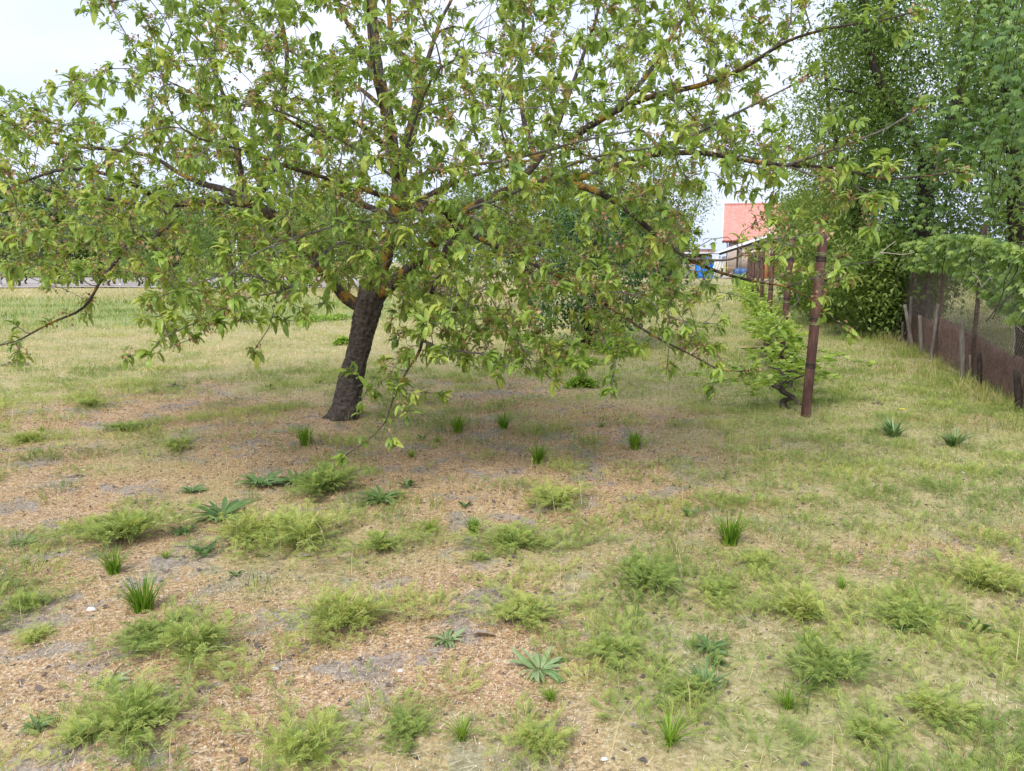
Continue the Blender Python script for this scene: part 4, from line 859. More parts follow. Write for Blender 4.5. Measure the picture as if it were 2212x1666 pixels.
# ------------------------------------------------------------------ house and yard
def house():
    D = 74.; k = D/FP
    def X(u): return (u-1106)*k/math.cos(PITCH)*1.0
    def Zv(v, d=D): return W(1106, v, d)[2]
    px0 = W(1559, 565, D)[0]
    root = empty('house', (px0, D, 0), 'beige house with a red tiled roof beyond the vine row', 'house')
    def px(u, d=D): return W(u, 565, d)[0]
    xl = px(1559); xr = xl+13.; zr = Zv(443, D+3.2); ze = Zv(521); y0, y1 = D, D+7.
    a = Acc(); zc = ze-.05
    box(a, ((xl+xr)/2+.3, D+3.6, zc/2), (xr-xl-.5, 6.2, zc)); a.build('wall', M['wall'], root)
    a = Acc(); v = np.array([[xl+.3, D+.5, zc], [xl+.3, D+6.7, zc], [xl+.3, D+3.6, zr-.15], [xl+.5, D+.5, zc], [xl+.5, D+6.7, zc], [xl+.5, D+3.6, zr-.15]]); a.add(v, [np.array([[0, 2, 1], [3, 4, 5]]), np.array([[0, 3, 5, 2], [1, 2, 5, 4]])]); a.build('gable', M['wall'], root)
    # roof: courses of tiles, each lapping the one below
    def slope(acc, xa, xb, ya, yb, za, zb, n, cols=60):
        for q in range(n):
            t0, t1 = q/n, (q+1)/n+.01; xs = np.linspace(xa, xb, cols); w_ = .03*np.cos(xs*2*PI/.33)
            lo = np.stack([xs, np.full(cols, ya+(yb-ya)*t0), za+(zb-za)*t0+.10+w_], -1); hi = np.stack([xs, np.full(cols, ya+(yb-ya)*t1), za+(zb-za)*t1+.01+w_], -1); lp = lo-[0, 0, .10]
            j = np.arange(cols-1); acc.add(np.vstack([lo, hi, lp]), [np.stack([j, j+1, j+1+cols, j+cols], -1), np.stack([j+2*cols, j+1+2*cols, j+1, j], -1)])
    a = Acc(); slope(a, xl, xr, D, D+3.6, ze, zr, 17, 220); slope(a, xl, xr, D+7.2, D+3.6, ze, zr, 17, 120); roof = a.build('roof', M['roof_red'], root)
    a = Acc(); tube(a, [[xl, D+3.6, zr+.06], [xr, D+3.6, zr+.06]], .12, 8); a.build('ridge', M['roof_red'], root)
    a = Acc(); box(a, (xl-.03, D+1.8, (ze+zr)/2), (.08, math.hypot(3.6, zr-ze), .16), rx=math.atan2(zr-ze, 3.6)); box(a, (xl-.03, D+5.4, (ze+zr)/2), (.08, math.hypot(3.6, zr-ze), .16), rx=-math.atan2(zr-ze, 3.6)); a.build('barge_board', M['white'], root)
    a = Acc(); tube(a, [[xl, D-.06, ze], [xr, D-.06, ze]], .07, 8); tube(a, [[xl+.4, D-.05, ze], [xl+.45, D+.3, ze-.4], [xl+.45, D+.44, 0]], .05, 6); a.build('gutter', plain('rusty red gutter', [(.3, (.25, .06, .05)), (.7, (.35, .1, .08))], 3, .6, 0), root)
    a = Acc(); xo = px(1655); slope(a, xo, xr-1, D-1.2, D+.9, Zv(517)-.1, Zv(488, D+.9), 8, 60); a.build('porch_roof', M['roof_old'], root)
    a = Acc(); box(a, (xo-.06, D-.15, (Zv(517)+Zv(488))/2), (.12, 2.4, .22), rx=math.atan2(Zv(488, D+.9)-Zv(517)+.1, 2.1)); a.build('porch_flashing', M['white'], root)
    a = Acc(); box(a, (px(1655)+3.2, D-.4, 1.25+.3), (6.4, 1.2, 3.1)); a.build('porch_wall', M['wall_orange'], root)
    a = Acc(); box(a, (px(1672, D-1), D-1.01, 1.9), (.8, .06, 1.2)); w_ = a.build('window', M['white'], root); a = Acc(); box(a, (px(1672, D-1), D-1.05, 1.9), (.62, .05, 1.02)); a.build('pane', M['glass'], w_)
    a = Acc(); box(a, (px(1625), D+.46, 1.9), (.7, .06, 1.1)); w_ = a.build('window', M['white'], root); a = Acc(); box(a, (px(1625), D+.42, 1.9), (.54, .05, .92)); a.build('pane', M['glass'], w_)
    bpy.context.view_layer.update(); rebase(root)
    root.rotation_euler = (0, 0, math.radians(-15.5))
    # lean-to shelter
    d = 69.; root = empty('lean_to', (px(1600, d), d, 0), 'open lean-to with a slanting pale roof and black fascia before the house', 'shelter')
    x0, x1 = px(1552, d), px(1668, d); z0, z1 = W(0, 549, d)[2], W(0, 510, d)[2]; an = math.atan2(z1-z0, x1-x0); ln = math.hypot(x1-x0, z1-z0)
    a = Acc(); box(a, ((x0+x1)/2, d+1.5, (z0+z1)/2+.08), (ln, 3.2, .05), ry=-an); a.build('roof', M['white'], root)
    a = Acc(); box(a, ((x0+x1)/2, d-.14, (z0+z1)/2-.02), (ln, .08, .2), ry=-an); a.build('fascia', M['black'], root)
    for u in (1600, 1593, 1655):
        a = Acc(); x = px(u, d+(1.8 if u == 1593 else 0)); zt = z0+(z1-z0)*(px(u, d)-x0)/(x1-x0)-.12; box(a, (x, d+(1.8 if u == 1593 else 0), zt/2), (.16 if u != 1655 else .3, .16, zt)); a.build('post', M['pale_wood'] if u != 1655 else M['wall_orange'], root)
    bpy.context.view_layer.update(); rebase(root)
    # low shed to the left
    d = 73.; root = empty('shed', (px(1470, d), d, 0), 'low dark open shed with a rusty roof left of the house', 'shed'); xa, xb = px(1370, d), px(1552, d)
    a = Acc(); box(a, ((xa+xb)/2, d+3.2, 1.15), (xb-xa, .15, 2.3)); box(a, (xa, d+1.7, 1.15), (.15, 3, 2.3)); a.build('wall', M['black'], root)
    a = Acc(); box(a, ((xa+xb)/2, d+1.6, 2.5), (xb-xa+.4, 3.8, .07), rx=.1); a.build('roof', plain('rusty shed roof', [(.3, (.25, .12, .09)), (.7, (.42, .25, .2))], 2, .8, .1), root)
    a = Acc(); box(a, ((xa+xb)/2, d-.34, 2.28), (xb-xa+.4, .06, .16)); a.build('fascia', M['white'], root)
    for u in (1392, 1476, 1505):
        a = Acc(); box(a, (px(u, d), d, 1.1), (.14, .14, 2.2)); a.build('post', M['pale_wood'], root)
    bpy.context.view_layer.update(); rebase(root)
    def loose(name, lab, cat, u, d, mat, f, smooth=False):
        a = Acc(); f(a); o = a.build(name, M[mat], smooth=smooth); o.location = (px(u, d), d, 0.02); tag(o, lab, cat); return o
    def tarp(a):
        n = 16; s = np.linspace(-1, 1, n); X_, Z_ = np.meshgrid(s, np.linspace(0, 1, n)); yy = .25*np.sin(X_*7+Z_*3)*.4-.5*(1-Z_)+.2*vn(X_*3, Z_*3, 2, 81); V = np.stack([X_*.8+.05*np.sin(Z_*9), yy, Z_*1.75+.2*np.cos(X_*2)*Z_], -1).reshape(-1, 3)
        i = (np.arange(n-1)[:, None]*n+np.arange(n-1)[None]).ravel(); f = np.stack([i, i+1, i+n+1, i+n], -1); V2 = V+[0, 1.0, 0]; k = n*n; e = np.arange(n-1)+(n-1)*n; l0 = np.arange(n-1)*n
        a.add(np.vstack([V, V2]), [f, f[:, ::-1]+k, np.stack([e, e+1, e+1+k, e+k], -1), np.stack([l0, l0+n, l0+n+k, l0+k], -1), np.stack([l0+n-1, l0+2*n-1, l0+2*n-1+k, l0+n-1+k], -1)])
    loose('tarpaulin', 'bright blue tarpaulin draped over a heap beside the shed', 'tarpaulin', 1524, 71., 'tarp', tarp, True)
    for i, (u, tl) in enumerate(((1543, .28), (1549, .24), (1555, .30), (1561, .22))):
        loose('board', ['leftmost', 'second', 'third', 'rightmost'][i]+' white board leaning upright beside the blue tarpaulin', 'board', u, 69.5, 'white', lambda a: box(a, (0, 0, .98), (.16, .04, 2.0), ry=tl))['group'] = 'white boards leaning by the lean-to'
    def barrel(a):
        z = np.array([0, .02, .25, .28, .31, .6, .63, .66, .88, .9]); r = np.array([.27, .29, .29, .305, .29, .29, .305, .29, .29, .26]); P = np.stack([z*0, z*0, z], -1); tube(a, P, r, 18)
    loose('barrel', 'light blue barrel left of the grey lean-to post', 'barrel', 1594, 68.6, 'barrel', barrel, True); loose('barrel', 'dark blue barrel right of the grey lean-to post', 'barrel', 1607, 68.6, 'barrel', barrel, True)
    def cb(a): box(a, (0, 0, .6), (1.0, .8, 1.2)); box(a, (0, 0, 1.22), (1.06, .86, .06)); box(a, (0, -.41, .25), (.9, .03, .3))
    loose('concrete_block', 'pale concrete block standing left of the blue tarpaulin', 'concrete block', 1488, 70, 'concrete', cb)
    def stump(a): tube(a, [[0, 0, -.1], [0, 0, .1], [0, 0, .36]], np.array([.34, .29, .27]), 12, jit=.15, rng=np.random.RandomState(2))
    loose('tree_stump', 'short grey tree stump in the grass before the concrete block', 'stump', 1466, 61, 'pale_wood', stump)
    root = empty('bench', (px(1574, 69), 69, 0), 'small yellow topped bench under the lean-to', 'bench'); a = Acc(); box(a, (px(1574, 69), 69, .95), (1.3, .5, .05)); a.build('top', M['yellow_wood'], root)
    for sx in (-.55, .55):
        for sy in (-.18, .18): a = Acc(); box(a, (px(1574, 69)+sx, 69+sy, .47), (.07, .07, .92)); a.build('leg', M['black'], root)
    bpy.context.view_layer.update(); rebase(root)
    loose('rubble_mound', 'small pale mound in the grass before the yellow topped bench', 'mound', 1578, 68, 'concrete', lambda a: tube(a, [[-.8, 0, 0], [-.4, 0, .15], [0, 0, .2], [.4, 0, .15], [.8, 0, 0]], np.array([.05, .25, .32, .25, .05]), 10, jit=.2, rng=np.random.RandomState(3)), True)
house()

# ------------------------------------------------------------------ ground cover
def scatter(rng, d0, d1, dens, tan=.82):
    n = int(tan*(d1*d1-d0*d0)*dens); y = np.sqrt(rng.uniform(d0*d0, d1*d1, n)); x = rng.uniform(-tan, tan, n)*y; return x, y
def blades(acc, x, y, h, wd, tint, rng, lean=.6, z=None):
    n = len(x); z = hz(x, y) if z is None else z; th = rng.rand(n)*2*PI; ph = rng.rand(n)*2*PI; le = np.abs(rng.randn(n))*lean
    wx = np.cos(th)*wd/2; wy = np.sin(th)*wd/2; lx = np.cos(ph)*le*h; ly = np.sin(ph)*le*h; hh = h*np.sqrt(np.clip(1-(le*.6)**2, .15, 1))
    V = np.zeros((n, 5, 3)); V[:, 0] = np.stack([x-wx, y-wy, z-.004], -1); V[:, 1] = np.stack([x+wx, y+wy, z-.004], -1)
    V[:, 2] = np.stack([x+lx*.4+wx*.8, y+ly*.4+wy*.8, z+hh*.62], -1); V[:, 3] = np.stack([x+lx*.4-wx*.8, y+ly*.4-wy*.8, z+hh*.62], -1); V[:, 4] = np.stack([x+lx, y+ly, z+hh], -1)
    off = np.arange(n)[:, None]*5; acc.add(V.reshape(-1, 3), [np.array([[0, 1, 2, 3]])+off, np.array([[3, 2, 4]])+off], np.repeat(tint, 5))
def grass():
    rng = np.random.RandomState(23); a = Acc()
    for d0, d1, dens, h, wd in ((1.6, 3.6, 2600, .030, .0020), (3.6, 6, 1900, .030, .0026), (6, 10, 1200, .032, .0036), (10, 17, 480, .042, .0065), (17, 28, 130, .065, .012), (28, 50, 32, .10, .022)):
        x, y = scatter(rng, d0, d1, dens); g = green_zone(x, y); k = rng.rand(len(x)) < g*(.95 if d0 < 6 else 1.1)+(.25 if d0 > 6 else 0); k &= ~((x < -9) & (y > 44.5))
        x, y, g = x[k], y[k], g[k]; n = len(x)
        band = sstep(15, 21, y)*sstep(36, 29, y)*sstep(-1, -5, x)
        tall = (rng.rand(n) < .05)*rng.rand(n)*1.6
        dry = .80-.36*g+.25*sstep(6.5, 10, y)*sstep(3, -1, x)-.4*band+.5*(vn(x, y, .8, 15)-.5)
        blades(a, x, y, h*(.5+rng.rand(n)+tall+band*.6), wd*(.6+.8*rng.rand(n)), np.clip(dry+rng.randn(n)*.17, 0, 1), rng, .75)
    cx, cy = scatter(rng, 1.8, 12, 3.0); k = rng.rand(len(cx)) < green_zone(cx, cy)*.9; cx, cy = cx[k], cy[k]; cnt = rng.randint(5, 22, len(cx)); idx = np.repeat(np.arange(len(cx)), cnt); n = len(idx)
    blades(a, cx[idx]+rng.randn(n)*.035, cy[idx]+rng.randn(n)*.035, rng.uniform(.05, .15, n), .0045*(.6+.6*rng.rand(n)), np.clip(.22+.3*rng.rand(len(cx))[idx]+.12*rng.randn(n), 0, 1), rng, .5)
    n = 5200; tt = rng.rand(n); off = np.abs(rng.randn(n))*.28; A_ = G(2330, 950); B_ = G(1850, 696); L_ = (B_-A_)/np.linalg.norm(B_-A_); N_ = np.array([L_[1], -L_[0]]); N_ = N_ if N_[0] < 0 else -N_
    P_ = A_+(B_-A_)*tt[:, None]+N_*(off-.02)[:, None]; k = vn(P_[:, 0], P_[:, 1], 2.1, 55) > .35; P_ = P_[k]; n = len(P_)
    blades(a, P_[:, 0], P_[:, 1], rng.uniform(.05, .26, n), .006*(.6+.7*rng.rand(n)), np.clip(.25+.45*vn(P_[:, 0], P_[:, 1], 3, 56)+.15*rng.randn(n), 0, 1), rng, .9)
    x, y = scatter(rng, 1.9, 8, 7); n = len(x); blades(a, x, y, rng.uniform(.12, .26, n), np.full(n, .0032), np.clip(.75+.2*rng.randn(n), 0, 1), rng, .3)
    tag(a.build('meadow_grass', M['grass']), 'short dry and green grass over the orchard ground', 'grass', kind='stuff')
grass()
def petals():
    rng = np.random.RandomState(24); a = Acc()
    for d0, d1, dens, s in ((1.6, 3.4, 12000, .0047), (3.4, 5.5, 6500, .006), (5.5, 8.5, 3800, .008), (8.5, 12, 900, .013)):
        x, y = scatter(rng, d0, d1, dens); k = rng.rand(len(x)) < litter_zone(x, y)*(.12+1.0*sstep(.34, .46, vn(x, y, 2.4, 13)*.55+vn(x, y, 8, 14)*.45))+.05; x, y = x[k], y[k]; n = len(x)
        far = sstep(3, 6, y); tint = np.clip(.60-.20*far+.27*rng.randn(n), 0, 1); O = np.stack([x, y, hz(x, y)+rng.rand(n)*.012+.002], -1)
        D = rng.randn(n, 3)*np.array([1, 1, .35]); add_diamonds(a, O, D, s*(.6+.9*rng.rand(n)), .75, tint, rng, .6)
    # thin straws
    x, y = scatter(rng, 1.6, 7, 300); n = len(x); th = rng.rand(n)*2*PI; L = rng.uniform(.015, .05, n); X = np.stack([np.cos(th), np.sin(th), rng.randn(n)*.12], -1); Y = np.stack([-np.sin(th), np.cos(th), th*0], -1); Z = np.tile([0, 0, 1.], (n, 1))
    tv = np.zeros((n, 4, 3)); tv[:, 1, 0] = L; tv[:, 2, 0] = L; tv[:, 2, 1] = .0016; tv[:, 3, 1] = .0016; tv[:, :, 2] = .004
    a.tmpl(tv, [np.array([[0, 1, 2, 3]])], np.stack([x, y, hz(x, y)+.008], -1), X, Y, Z, .97)
    tag(a.build('fallen_petals', M['petal']), 'brown fallen blossom petals and straw carpeting the ground under the cherry tree', 'fallen petals', kind='stuff')
    # dark specks: clods and rotten leaves
    a = Acc(); x, y = scatter(rng, 1.6, 10, 110); n = len(x); O = np.stack([x, y, hz(x, y)+.004], -1); add_diamonds(a, O, rng.randn(n, 3)*[1, 1, .4], rng.uniform(.012, .035, n), .7, .5, rng, .5)
    tag(a.build('soil_crumbs', M['soil']), 'dark crumbs of soil and rotten leaf scattered over the ground', 'soil crumbs', kind='stuff')
petals()
def pinnate(n, L, rng, pairs=7):           # a feathery leaf as one template
    m = pairs*2+1; vs = []; fs = []; c = 0
    tv = np.zeros((n, m*3+4, 3)); arch = .25+.5*rng.rand(n)
    def pt(t): return np.stack([t*L, 0*L, arch*L*(t-t*t*1.1)], -1)
    k = 0
    for q in range(pairs):
        t = .22+.72*q/pairs; ll = L*.30*math.sin(PI*(.18+.8*q/pairs))
        for s in (-1, 1):
            p = pt(t); tv[:, k] = p; tv[:, k+1] = p+np.stack([ll*.75, s*ll*.75, .15*ll], -1); tv[:, k+2] = p+np.stack([ll*.15+L*.05, s*ll*.30, 0*ll], -1)+np.stack([L*.04, 0*L, 0*L], -1); fs.append([k, k+1, k+2] if s > 0 else [k, k+2, k+1]); k += 3
    p = pt(.9); tv[:, k] = p+np.stack([0*L, -L*.05, 0*L], -1); tv[:, k+1] = p+np.stack([0*L, L*.05, 0*L], -1); tv[:, k+2] = pt(1.0); fs.append([k, k+1, k+2]); k += 3
    w_ = .0012; tv[:, k] = pt(0)+[0, -w_, 0]; tv[:, k+1] = pt(0)+[0, w_, 0]; tv[:, k+2] = pt(.95)+[0, w_, 0]; tv[:, k+3] = pt(.95)+[0, -w_, 0]
    return tv, [np.array(fs), np.array([[k, k+1, k+2, k+3]])]
def sprigs(acc, O, D, L, tint, rng, pairs=7):
    X, Y, Z = frames(D, rng); tv, tf = pinnate(len(O), L, rng, pairs); acc.tmpl(tv, tf, O, X, Y, Z, tint)
def cover():
    rng = np.random.RandomState(25); a = Acc()
    for d0, d1, dens, L, pr, m in ((1.6, 3.6, 50, .055, 7, 34), (3.6, 6.5, 42, .06, 5, 28), (6.5, 11, 34, .07, 4, 22), (11, 20, 8, .11, 3, 18)):
        x, y = scatter(rng, d0, d1, dens); g = green_zone(x, y); k = rng.rand(len(x)) < np.clip((g+.02)*2.2, 0, 1)*(.18+1.2*sstep(.38, .56, vn(x, y, 1.3, 16)*.6+vn(x, y, 4, 19)*.4)); x, y = x[k], y[k]; n = len(x)
        if d0 > 10: k = rng.rand(n) < .5; x, y = x[k], y[k]; n = len(x)
        cr = rng.uniform(.04, .17, n)*(1 if d0 < 6 else 1.25); cnt = np.maximum(4, (m*(cr/.10)**1.6*rng.uniform(.4, 1.1, n))).astype(int); idx = np.repeat(np.arange(n), cnt); N = len(idx)
        th = rng.rand(N)*2*PI; rr = rng.rand(N)**.6; ct = np.clip(.42+.5*(vn(x, y, 1.1, 17)-.45)+.16*rng.randn(n), 0, 1)
        px = x[idx]+np.cos(th)*rr*cr[idx]; py = y[idx]+np.sin(th)*rr*cr[idx]*.9
        D = np.stack([np.cos(th)*rr*1.2+rng.randn(N)*.5, np.sin(th)*rr*1.2+rng.randn(N)*.5, .35+.6*rng.rand(N)], -1)
        sprigs(a, np.stack([px, py, hz(px, py)+.02*(1-rr)*rng.rand(N)], -1), D, L*(.55+.8*rng.rand(N)), np.clip(ct[idx]+.13*rng.randn(N), 0, 1), rng, pr)
    print('sprigs')
    tag(a.build('low_weeds', M['weed']), 'low feathery weeds spreading through the grass', 'ground cover', kind='stuff')
cover()
# individual plants -------------------------------------------------
def weed_proto(seed, sh=0., nst=42):
    rng = np.random.RandomState(seed); o = empty('weed_clump', (0, 0, 0), '', 'weed', 'feathery weed clumps'); a = Acc(); st = Acc(); O, D = [], []
    for q in range(nst):
        th = rng.rand()*2*PI; ln = rng.uniform(.05, .27)*(1+.4*math.sin(2*th+seed)); t = np.linspace(0, 1, 6)[:, None]; e = np.array([math.cos(th)*ln, math.sin(th)*ln, rng.uniform(.02, .11)]); p = e*t+np.array([0, 0, .05])*np.sin(t*PI); tube(st, p, .0018, 4, cap=False)
        for w_ in range(1, 6): 
            for _ in range(3): O.append(p[w_]+rng.randn(3)*.010); D.append(nrm(e)*.6+rng.randn(3)*np.array([.6, .6, .3])+[0, 0, .35])
    O = np.array(O); O[:, 2] = np.maximum(O[:, 2], .004); D = np.array(D); m = len(O)
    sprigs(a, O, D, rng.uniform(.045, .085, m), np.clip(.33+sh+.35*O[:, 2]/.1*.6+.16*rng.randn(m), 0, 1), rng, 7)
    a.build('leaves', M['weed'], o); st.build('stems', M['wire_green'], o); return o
def tuft_proto(seed, n, h, lean, wd, mat='tuft', lo=.0):
    rng = np.random.RandomState(seed); o = empty('grass_tuft', (0, 0, 0), '', 'grass tuft', 'green grass tufts'); a = Acc()
    th = rng.rand(n)*2*PI; r = rng.rand(n)*.025; k = 6; hh = h*(.55+.5*rng.rand(n)); le = (rng.rand(n)*lean+.05)
    t = np.linspace(0, 1, k); V = np.zeros((n, k*2-1, 3)); px_ = -np.sin(th); py_ = np.cos(th)
    for j in range(k):
        rad = r+le*hh*t[j]**1.7; z = hh*t[j]*(1-.35*le*t[j]); cx, cy = np.cos(th)*rad, np.sin(th)*rad; w_ = wd*(1-t[j]**2)*.5
        if j < k-1: V[:, j*2] = np.stack([cx-px_*w_, cy-py_*w_, z], -1); V[:, j*2+1] = np.stack([cx+px_*w_, cy+py_*w_, z], -1)
        else: V[:, j*2] = np.stack([cx, cy, z], -1)
    off = np.arange(n)[:, None]*(k*2-1); m = (k-1)*2
    a.add(V.reshape(-1, 3), [np.vstack([np.array([[j*2, j*2+1, j*2+3, j*2+2]])+off for j in range(k-2)]), np.array([[m-2, m-1, m]])+off], np.repeat(np.clip(lo+.4+.3*rng.randn(n), 0, 1), k*2-1))
    a.build('blades', M[mat], o); return o
def rosette_proto(seed, n, L, wr, up, shift=0.):
    rng = np.random.RandomState(seed); o = empty('rosette_weed', (0, 0, 0), '', 'weed', 'broad leaved rosette weeds'); a = Acc(); th = np.arange(n)*2.4+rng.rand(n)*.4; e = up*(.3+.9*rng.rand(n))
    D = np.stack([np.cos(th), np.sin(th), e], -1); O = np.stack([np.cos(th)*.012, np.sin(th)*.012, .01+0*th], -1); add_leaves(a, O, D, L*(.55+.6*rng.rand(n)), wr, np.clip(.5+shift+.22*rng.randn(n), 0, 1), rng, .45, .35)
    a.build('leaves', M['broad'], o); a = Acc(); tube(a, [[0, 0, -.02], [0, 0, .012]], .012, 7); a.build('crown_base', M['broad'], o); return o
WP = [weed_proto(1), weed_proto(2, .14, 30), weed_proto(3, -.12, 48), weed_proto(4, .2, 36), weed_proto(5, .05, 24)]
TPs = [tuft_proto(1, 170, .13, .8, .003, lo=.05), tuft_proto(2, 70, .17, 1.1, .005, lo=.3), tuft_proto(3, 45, .17, .6, .009, 'broad', .1)]
RP = [rosette_proto(1, 34, .15, .15, 1.1), rosette_proto(2, 28, .13, .17, .9, .4), rosette_proto(3, 16, .09, .24, 1.6, -.1)]
used = set()
def place(kind, protos, k, u, v, s, lab, rot=None, sz=None):
    o = protos[k] if (kind, k) not in used else copy_tree(protos[k]); used.add((kind, k)); g = G(u, v)
    o.location = (g[0], g[1], float(hz(*g))-.002); o.rotation_euler = (0, 0, (u*7.3+v) % 6.28 if rot is None else rot); o.scale = (s, s, sz or s); o['label'] = lab
def wd(u, v, wpx): return wpx/FP*G(u, v)[1]      # real width of something wpx wide standing there
weeds = [(265, 1170, 190, 'broad feathery clump at the left, above the bright wispy tuft'), (555, 1165, 190, 'feathery clump left of the widest mat in the middle distance'), (655, 1185, 190, 'thickest feathery clump at the centre of the long mat, with a dead leaf before it'), (815, 1195, 150, 'feathery clump at the right end of the long mat'),
    (700, 1070, 150, 'grey green feathery clump between the dark rosette and the grey strap leaved weeds'), (1110, 1190, 160, 'round feathery clump right of the two small tufts'), (745, 1360, 210, 'feathery clump in the foreground left of the centre, in open petals'), (1135, 1350, 190, 'feathery clump above the pale blue green rosette, beside a curled dead leaf'),
    (420, 1430, 240, 'large yellow green clump in the left foreground'), (330, 1400, 150, 'yellow green clump touching the left side of the large foreground one'), (280, 1590, 240, 'low spreading clump near the bottom left corner beside bare grey soil'), (200, 1600, 160, 'clump at the left of the low spreading one near the bottom left corner'), (650, 1640, 250, 'yellow green clump at the bottom edge left of the centre'),
    (1330, 1440, 200, 'feathery clump right of the pale blue green rosette'), (1400, 1270, 150, 'feathery clump in the middle right, left of a small dense one'), (1555, 1290, 110, 'small dense clump below the tall bright tuft'), (1730, 1340, 170, 'feathery clump right of the small dense one'), (1200, 1100, 150, 'grey green clump beside the bare soil right of the small dark tuft'),
    (385, 985, 90, 'dark based little clump at the left under the cherry branches'), (272, 940, 70, 'little clump left of the dark based one'), (200, 890, 60, 'small clump farthest left in the middle distance'), (60, 960, 80, 'small clump near the left edge, level with the trunk foot'), (1160, 1640, 180, 'clump at the bottom edge under the pale rosette'),
    (1480, 1520, 150, 'clump left of the blue green strap leaved tuft'), (1790, 1480, 190, 'clump in the right foreground beside the leaning grass'), (1960, 1350, 160, 'clump at the right, above the dark rosette'), (2130, 1280, 170, 'clump at the right edge in the thick meadow'), (2020, 1560, 200, 'clump near the bottom right corner'), (1880, 1620, 180, 'clump at the bottom edge near the right corner'),
    (880, 1590, 120, 'sparse clump at the bottom centre'), (60, 1320, 100, 'sparse clump at the left edge, beside the white stone'), (80, 1390, 90, 'sparse reddish clump at the left edge below the white stone'), (1640, 1230, 100, 'clump right of the tall bright tuft'), (1040, 1220, 70, 'sprawling clump under the two small tufts')]
for i, (u, v, wp, lab) in enumerate(weeds):
    s = wd(u, v, wp)/.35; place('w', WP, (i*3) % 5, u, v-8, s, lab, sz=s*(.55 if i % 2 else .74))
tufts = [(661, 963, 50, 0, 'bright green round tuft left of the trunk foot'), (990, 935, 42, 0, 'bright green tuft right of the trunk, leftmost of three'), (1088, 928, 40, 0, 'bright green tuft right of the trunk, rightmost of three'), (1162, 1000, 50, 0, 'bright tuft right of the centre, in petals'), (1372, 972, 46, 0, 'wispy bright tuft left of the steel post'),
    (1575, 1175, 80, 0, 'tallest bright grass tuft, in the middle right'), (1022, 1150, 45, 0, 'small upright tuft below the tiny dark rosette'), (945, 950, 45, 1, 'flat tuft between the trunk and the bright trio'), (1300, 925, 40, 1, 'thin grass tuft halfway between trunk and steel post'), (90, 935, 50, 1, 'pale wispy tuft at the left, level with the trunk foot'),
    (247, 1240, 60, 0, 'narrow bright tuft under the broad left clump'), (930, 1150, 90, 1, 'sprawling pale tuft left of the small upright one'), (1445, 1620, 190, 1, 'sprawling pale grass clump at the bottom right of the centre'), (1520, 1500, 140, 2, 'blue green strap leaved tuft in the right foreground'), (1740, 1400, 120, 1, 'leaning long bladed tuft in the right foreground'), (1000, 1600, 150, 1, 'long bladed tuft at the bottom centre'),
    (1820, 1270, 80, 1, 'tall seeding grass in the meadow at the right'), (1700, 1540, 140, 1, 'long grass near the bottom right, beside the sprawling clump'), (1190, 1520, 110, 1, 'fine grass below the pale rosette'), (1930, 945, 110, 2, 'blue green strap tuft below the yellow flower'), (2060, 965, 110, 2, 'blue green strap tuft right of the yellow flower'), (890, 990, 60, 1, 'thin upright tuft below the drooping leafy tip'), (310, 1320, 90, 0, 'bright tuft with dark leaves at its base in the left foreground'), (360, 1210, 60, 1, 'seeding grass beside the broad left clump')]
for i, (u, v, wp, k, lab) in enumerate(tufts):
    base_w = [.10, .26, .17][k]; s = wd(u, v, wp)/base_w; place('t', TPs, k, u, v, s, lab, sz=s*[.9, .7, .42][k])
ros = [(825, 1085, 120, 0, 'dark green rosette with long pointed leaves below the drooping branch'), (480, 1115, 150, 0, 'grey green strap leaved weed at the left of the middle group'), (560, 1050, 130, 0, 'strap leaved weed left of the grey green feathery clump'), (640, 1045, 100, 0, 'strap leaved weed farthest right in the grey green group'), (415, 1060, 70, 0, 'small strap leaved weed left of the grey green group'),
    (1165, 1455, 170, 1, 'pale blue green rosette in the foreground'), (1530, 1410, 110, 0, 'upright bright leaved weed above the strap leaved tuft'), (50, 1165, 75, 1, 'pale narrow leaved rosette at the left edge'), (85, 1580, 90, 0, 'dark flat rosette in the bottom left corner'), (240, 1480, 100, 1, 'light green rosette left of the large foreground clump'), (305, 1310, 70, 2, 'dark toothed weed in the left foreground'),
    (442, 1205, 70, 2, 'small dark toothed weed below the long mat, left end'), (1005, 1098, 38, 2, 'tiny dark upright weed at the centre'), (912, 945, 28, 2, 'tiny dark weed right of the trunk foot'), (1490, 1115, 50, 2, 'small dark weed above the tall bright tuft'), (965, 1385, 110, 1, 'pale narrow leaved weed beside the curled dead leaf'), (395, 1145, 70, 0, 'small grey green rosette at the left tip of the long mat'),
    (2110, 1370, 80, 2, 'dark green leafy weed at the right edge'), (880, 1055, 60, 2, 'light weed touching the right side of the dark rosette'), (510, 1245, 40, 2, 'single upright toothed leaf weed below the long mat'), (1550, 1445, 60, 2, 'small dark weed just under the upright bright leaved one'), (1950, 1370, 70, 2, 'dark broad weed left of the one at the right edge'), (688, 830, 26, 2, 'small grey weed left of the trunk, in pale grass'), (580, 840, 30, 2, 'small grey weed farther left of the trunk')]
for i, (u, v, wp, k, lab) in enumerate(ros):
    s = wd(u, v, wp)/[.30, .28, .17][k]; place('r', RP, k, u, v, s, lab, sz=s*[.85, .8, 1][k])
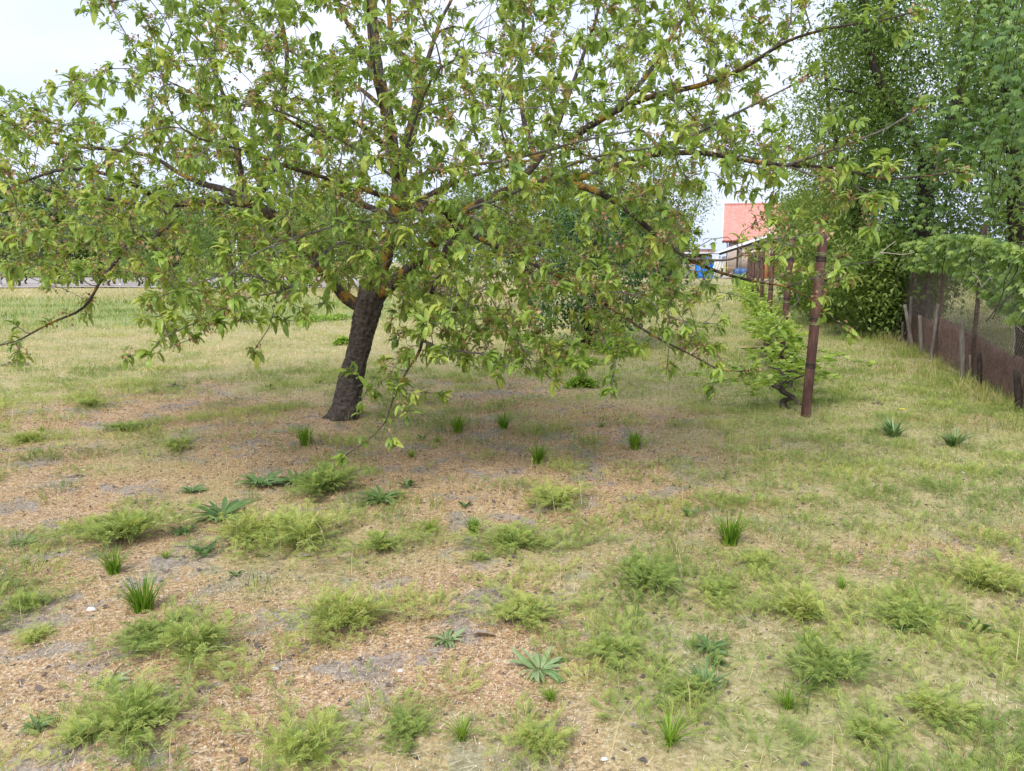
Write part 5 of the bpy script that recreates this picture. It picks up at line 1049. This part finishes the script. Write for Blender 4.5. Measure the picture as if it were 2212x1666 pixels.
def bits():
    rng = np.random.RandomState(33)
    def clod(u, v, wp, h_, lab, n=40):
        g = G(u, v); s = wd(u, v, wp)/2; a = Acc()
        for q in range(n):
            r = rng.rand()**.7; th = rng.rand()*2*PI; e = s*rng.uniform(.12, .3); p = np.array([math.cos(th)*r*s, math.sin(th)*r*s*.7, (1-r)*h_*rng.rand()+.0]); tube(a, [p-[e*.5, 0, 0], p, p+[e*.5, 0, .3*e]], np.array([e*.25, e*.5, e*.22]), 6, jit=.5, rng=rng)
        o = a.build('soil_mound', M['soil']); o.location = (g[0], g[1], float(hz(*g))); tag(o, lab, 'soil mound', 'small mounds of dug soil')
    clod(35, 790, 55, .10, 'dark mound of dug soil in the grass near the left edge'); clod(378, 838, 40, .05, 'low dark soil mound between the left edge and the trunk'); clod(165, 1028, 40, .03, 'flat soil crumbs in the petals at the left', 24); clod(1895, 870, 30, .03, 'small dark clod left of the yellow flower', 14)
    for (u, v, wp, lab) in ((1050, 1380, 70, 'long curled brown leaf beside the foreground feathery clump'), (655, 1205, 30, 'small pale dead leaf before the thickest clump'), (1370, 1590, 30, 'curled grey dead leaf beside the sprawling pale grass'), (560, 1205, 45, 'folded grey dead leaf under the long mat')):
        g = G(u, v); L = wd(u, v, wp); a = Acc(); add_leaves(a, np.array([[0, 0, .012]]), np.array([[1, .2, .1]]), np.array([L]), .4, np.array([.5]), rng, .3, .35); o = a.build('dead_leaf', M['dead_leaf']); o.location = (g[0]-L/2, g[1], float(hz(*g))+.005); tag(o, lab, 'dead leaf', 'dead leaves on the ground')
    for (u, v, wp, lab) in ((198, 1320, 24, 'white stone in the left foreground'), (595, 1450, 18, 'white stone on bare soil in the left foreground'), (865, 1448, 16, 'little white stone in the centre foreground'), (1306, 1655, 20, 'grey white stone at the bottom edge'), (2080, 1027, 10, 'tiny white stone in the right meadow'), (1725, 925, 8, 'tiny pale stone right of the steel post foot')):
        g = G(u, v); s = wd(u, v, wp)/2; a = Acc(); tube(a, [[-s, 0, 0], [-s*.5, 0, s*.2], [s*.4, .1*s, s*.25], [s, 0, 0]], np.array([.1, .5, .45, .1])*s, 8, jit=.3, rng=rng); o = a.build('stone', M['stone'], smooth=True); o.location = (g[0], g[1], float(hz(*g))+s*.25); tag(o, lab, 'stone', 'pale stones')
    g = G(1948, 900); root = empty('yellow_flower', (g[0], g[1], float(hz(*g))), 'single yellow flower in the grass right of the steel post', 'flower'); a = Acc(); n = 16; th = np.arange(n)*2*PI/n; add_diamonds(a, np.tile([0, 0, .075], (n, 1)), np.stack([np.cos(th), np.sin(th), .25+0*th], -1), np.full(n, .03), .4, .5, rng); a.build('petals', M['yellow'], root)
    a = Acc(); tube(a, [[0, 0, 0], [.005, 0, .04], [0, 0, .075]], .002, 5); a.build('stem', M['wire_green'], root)
bits()
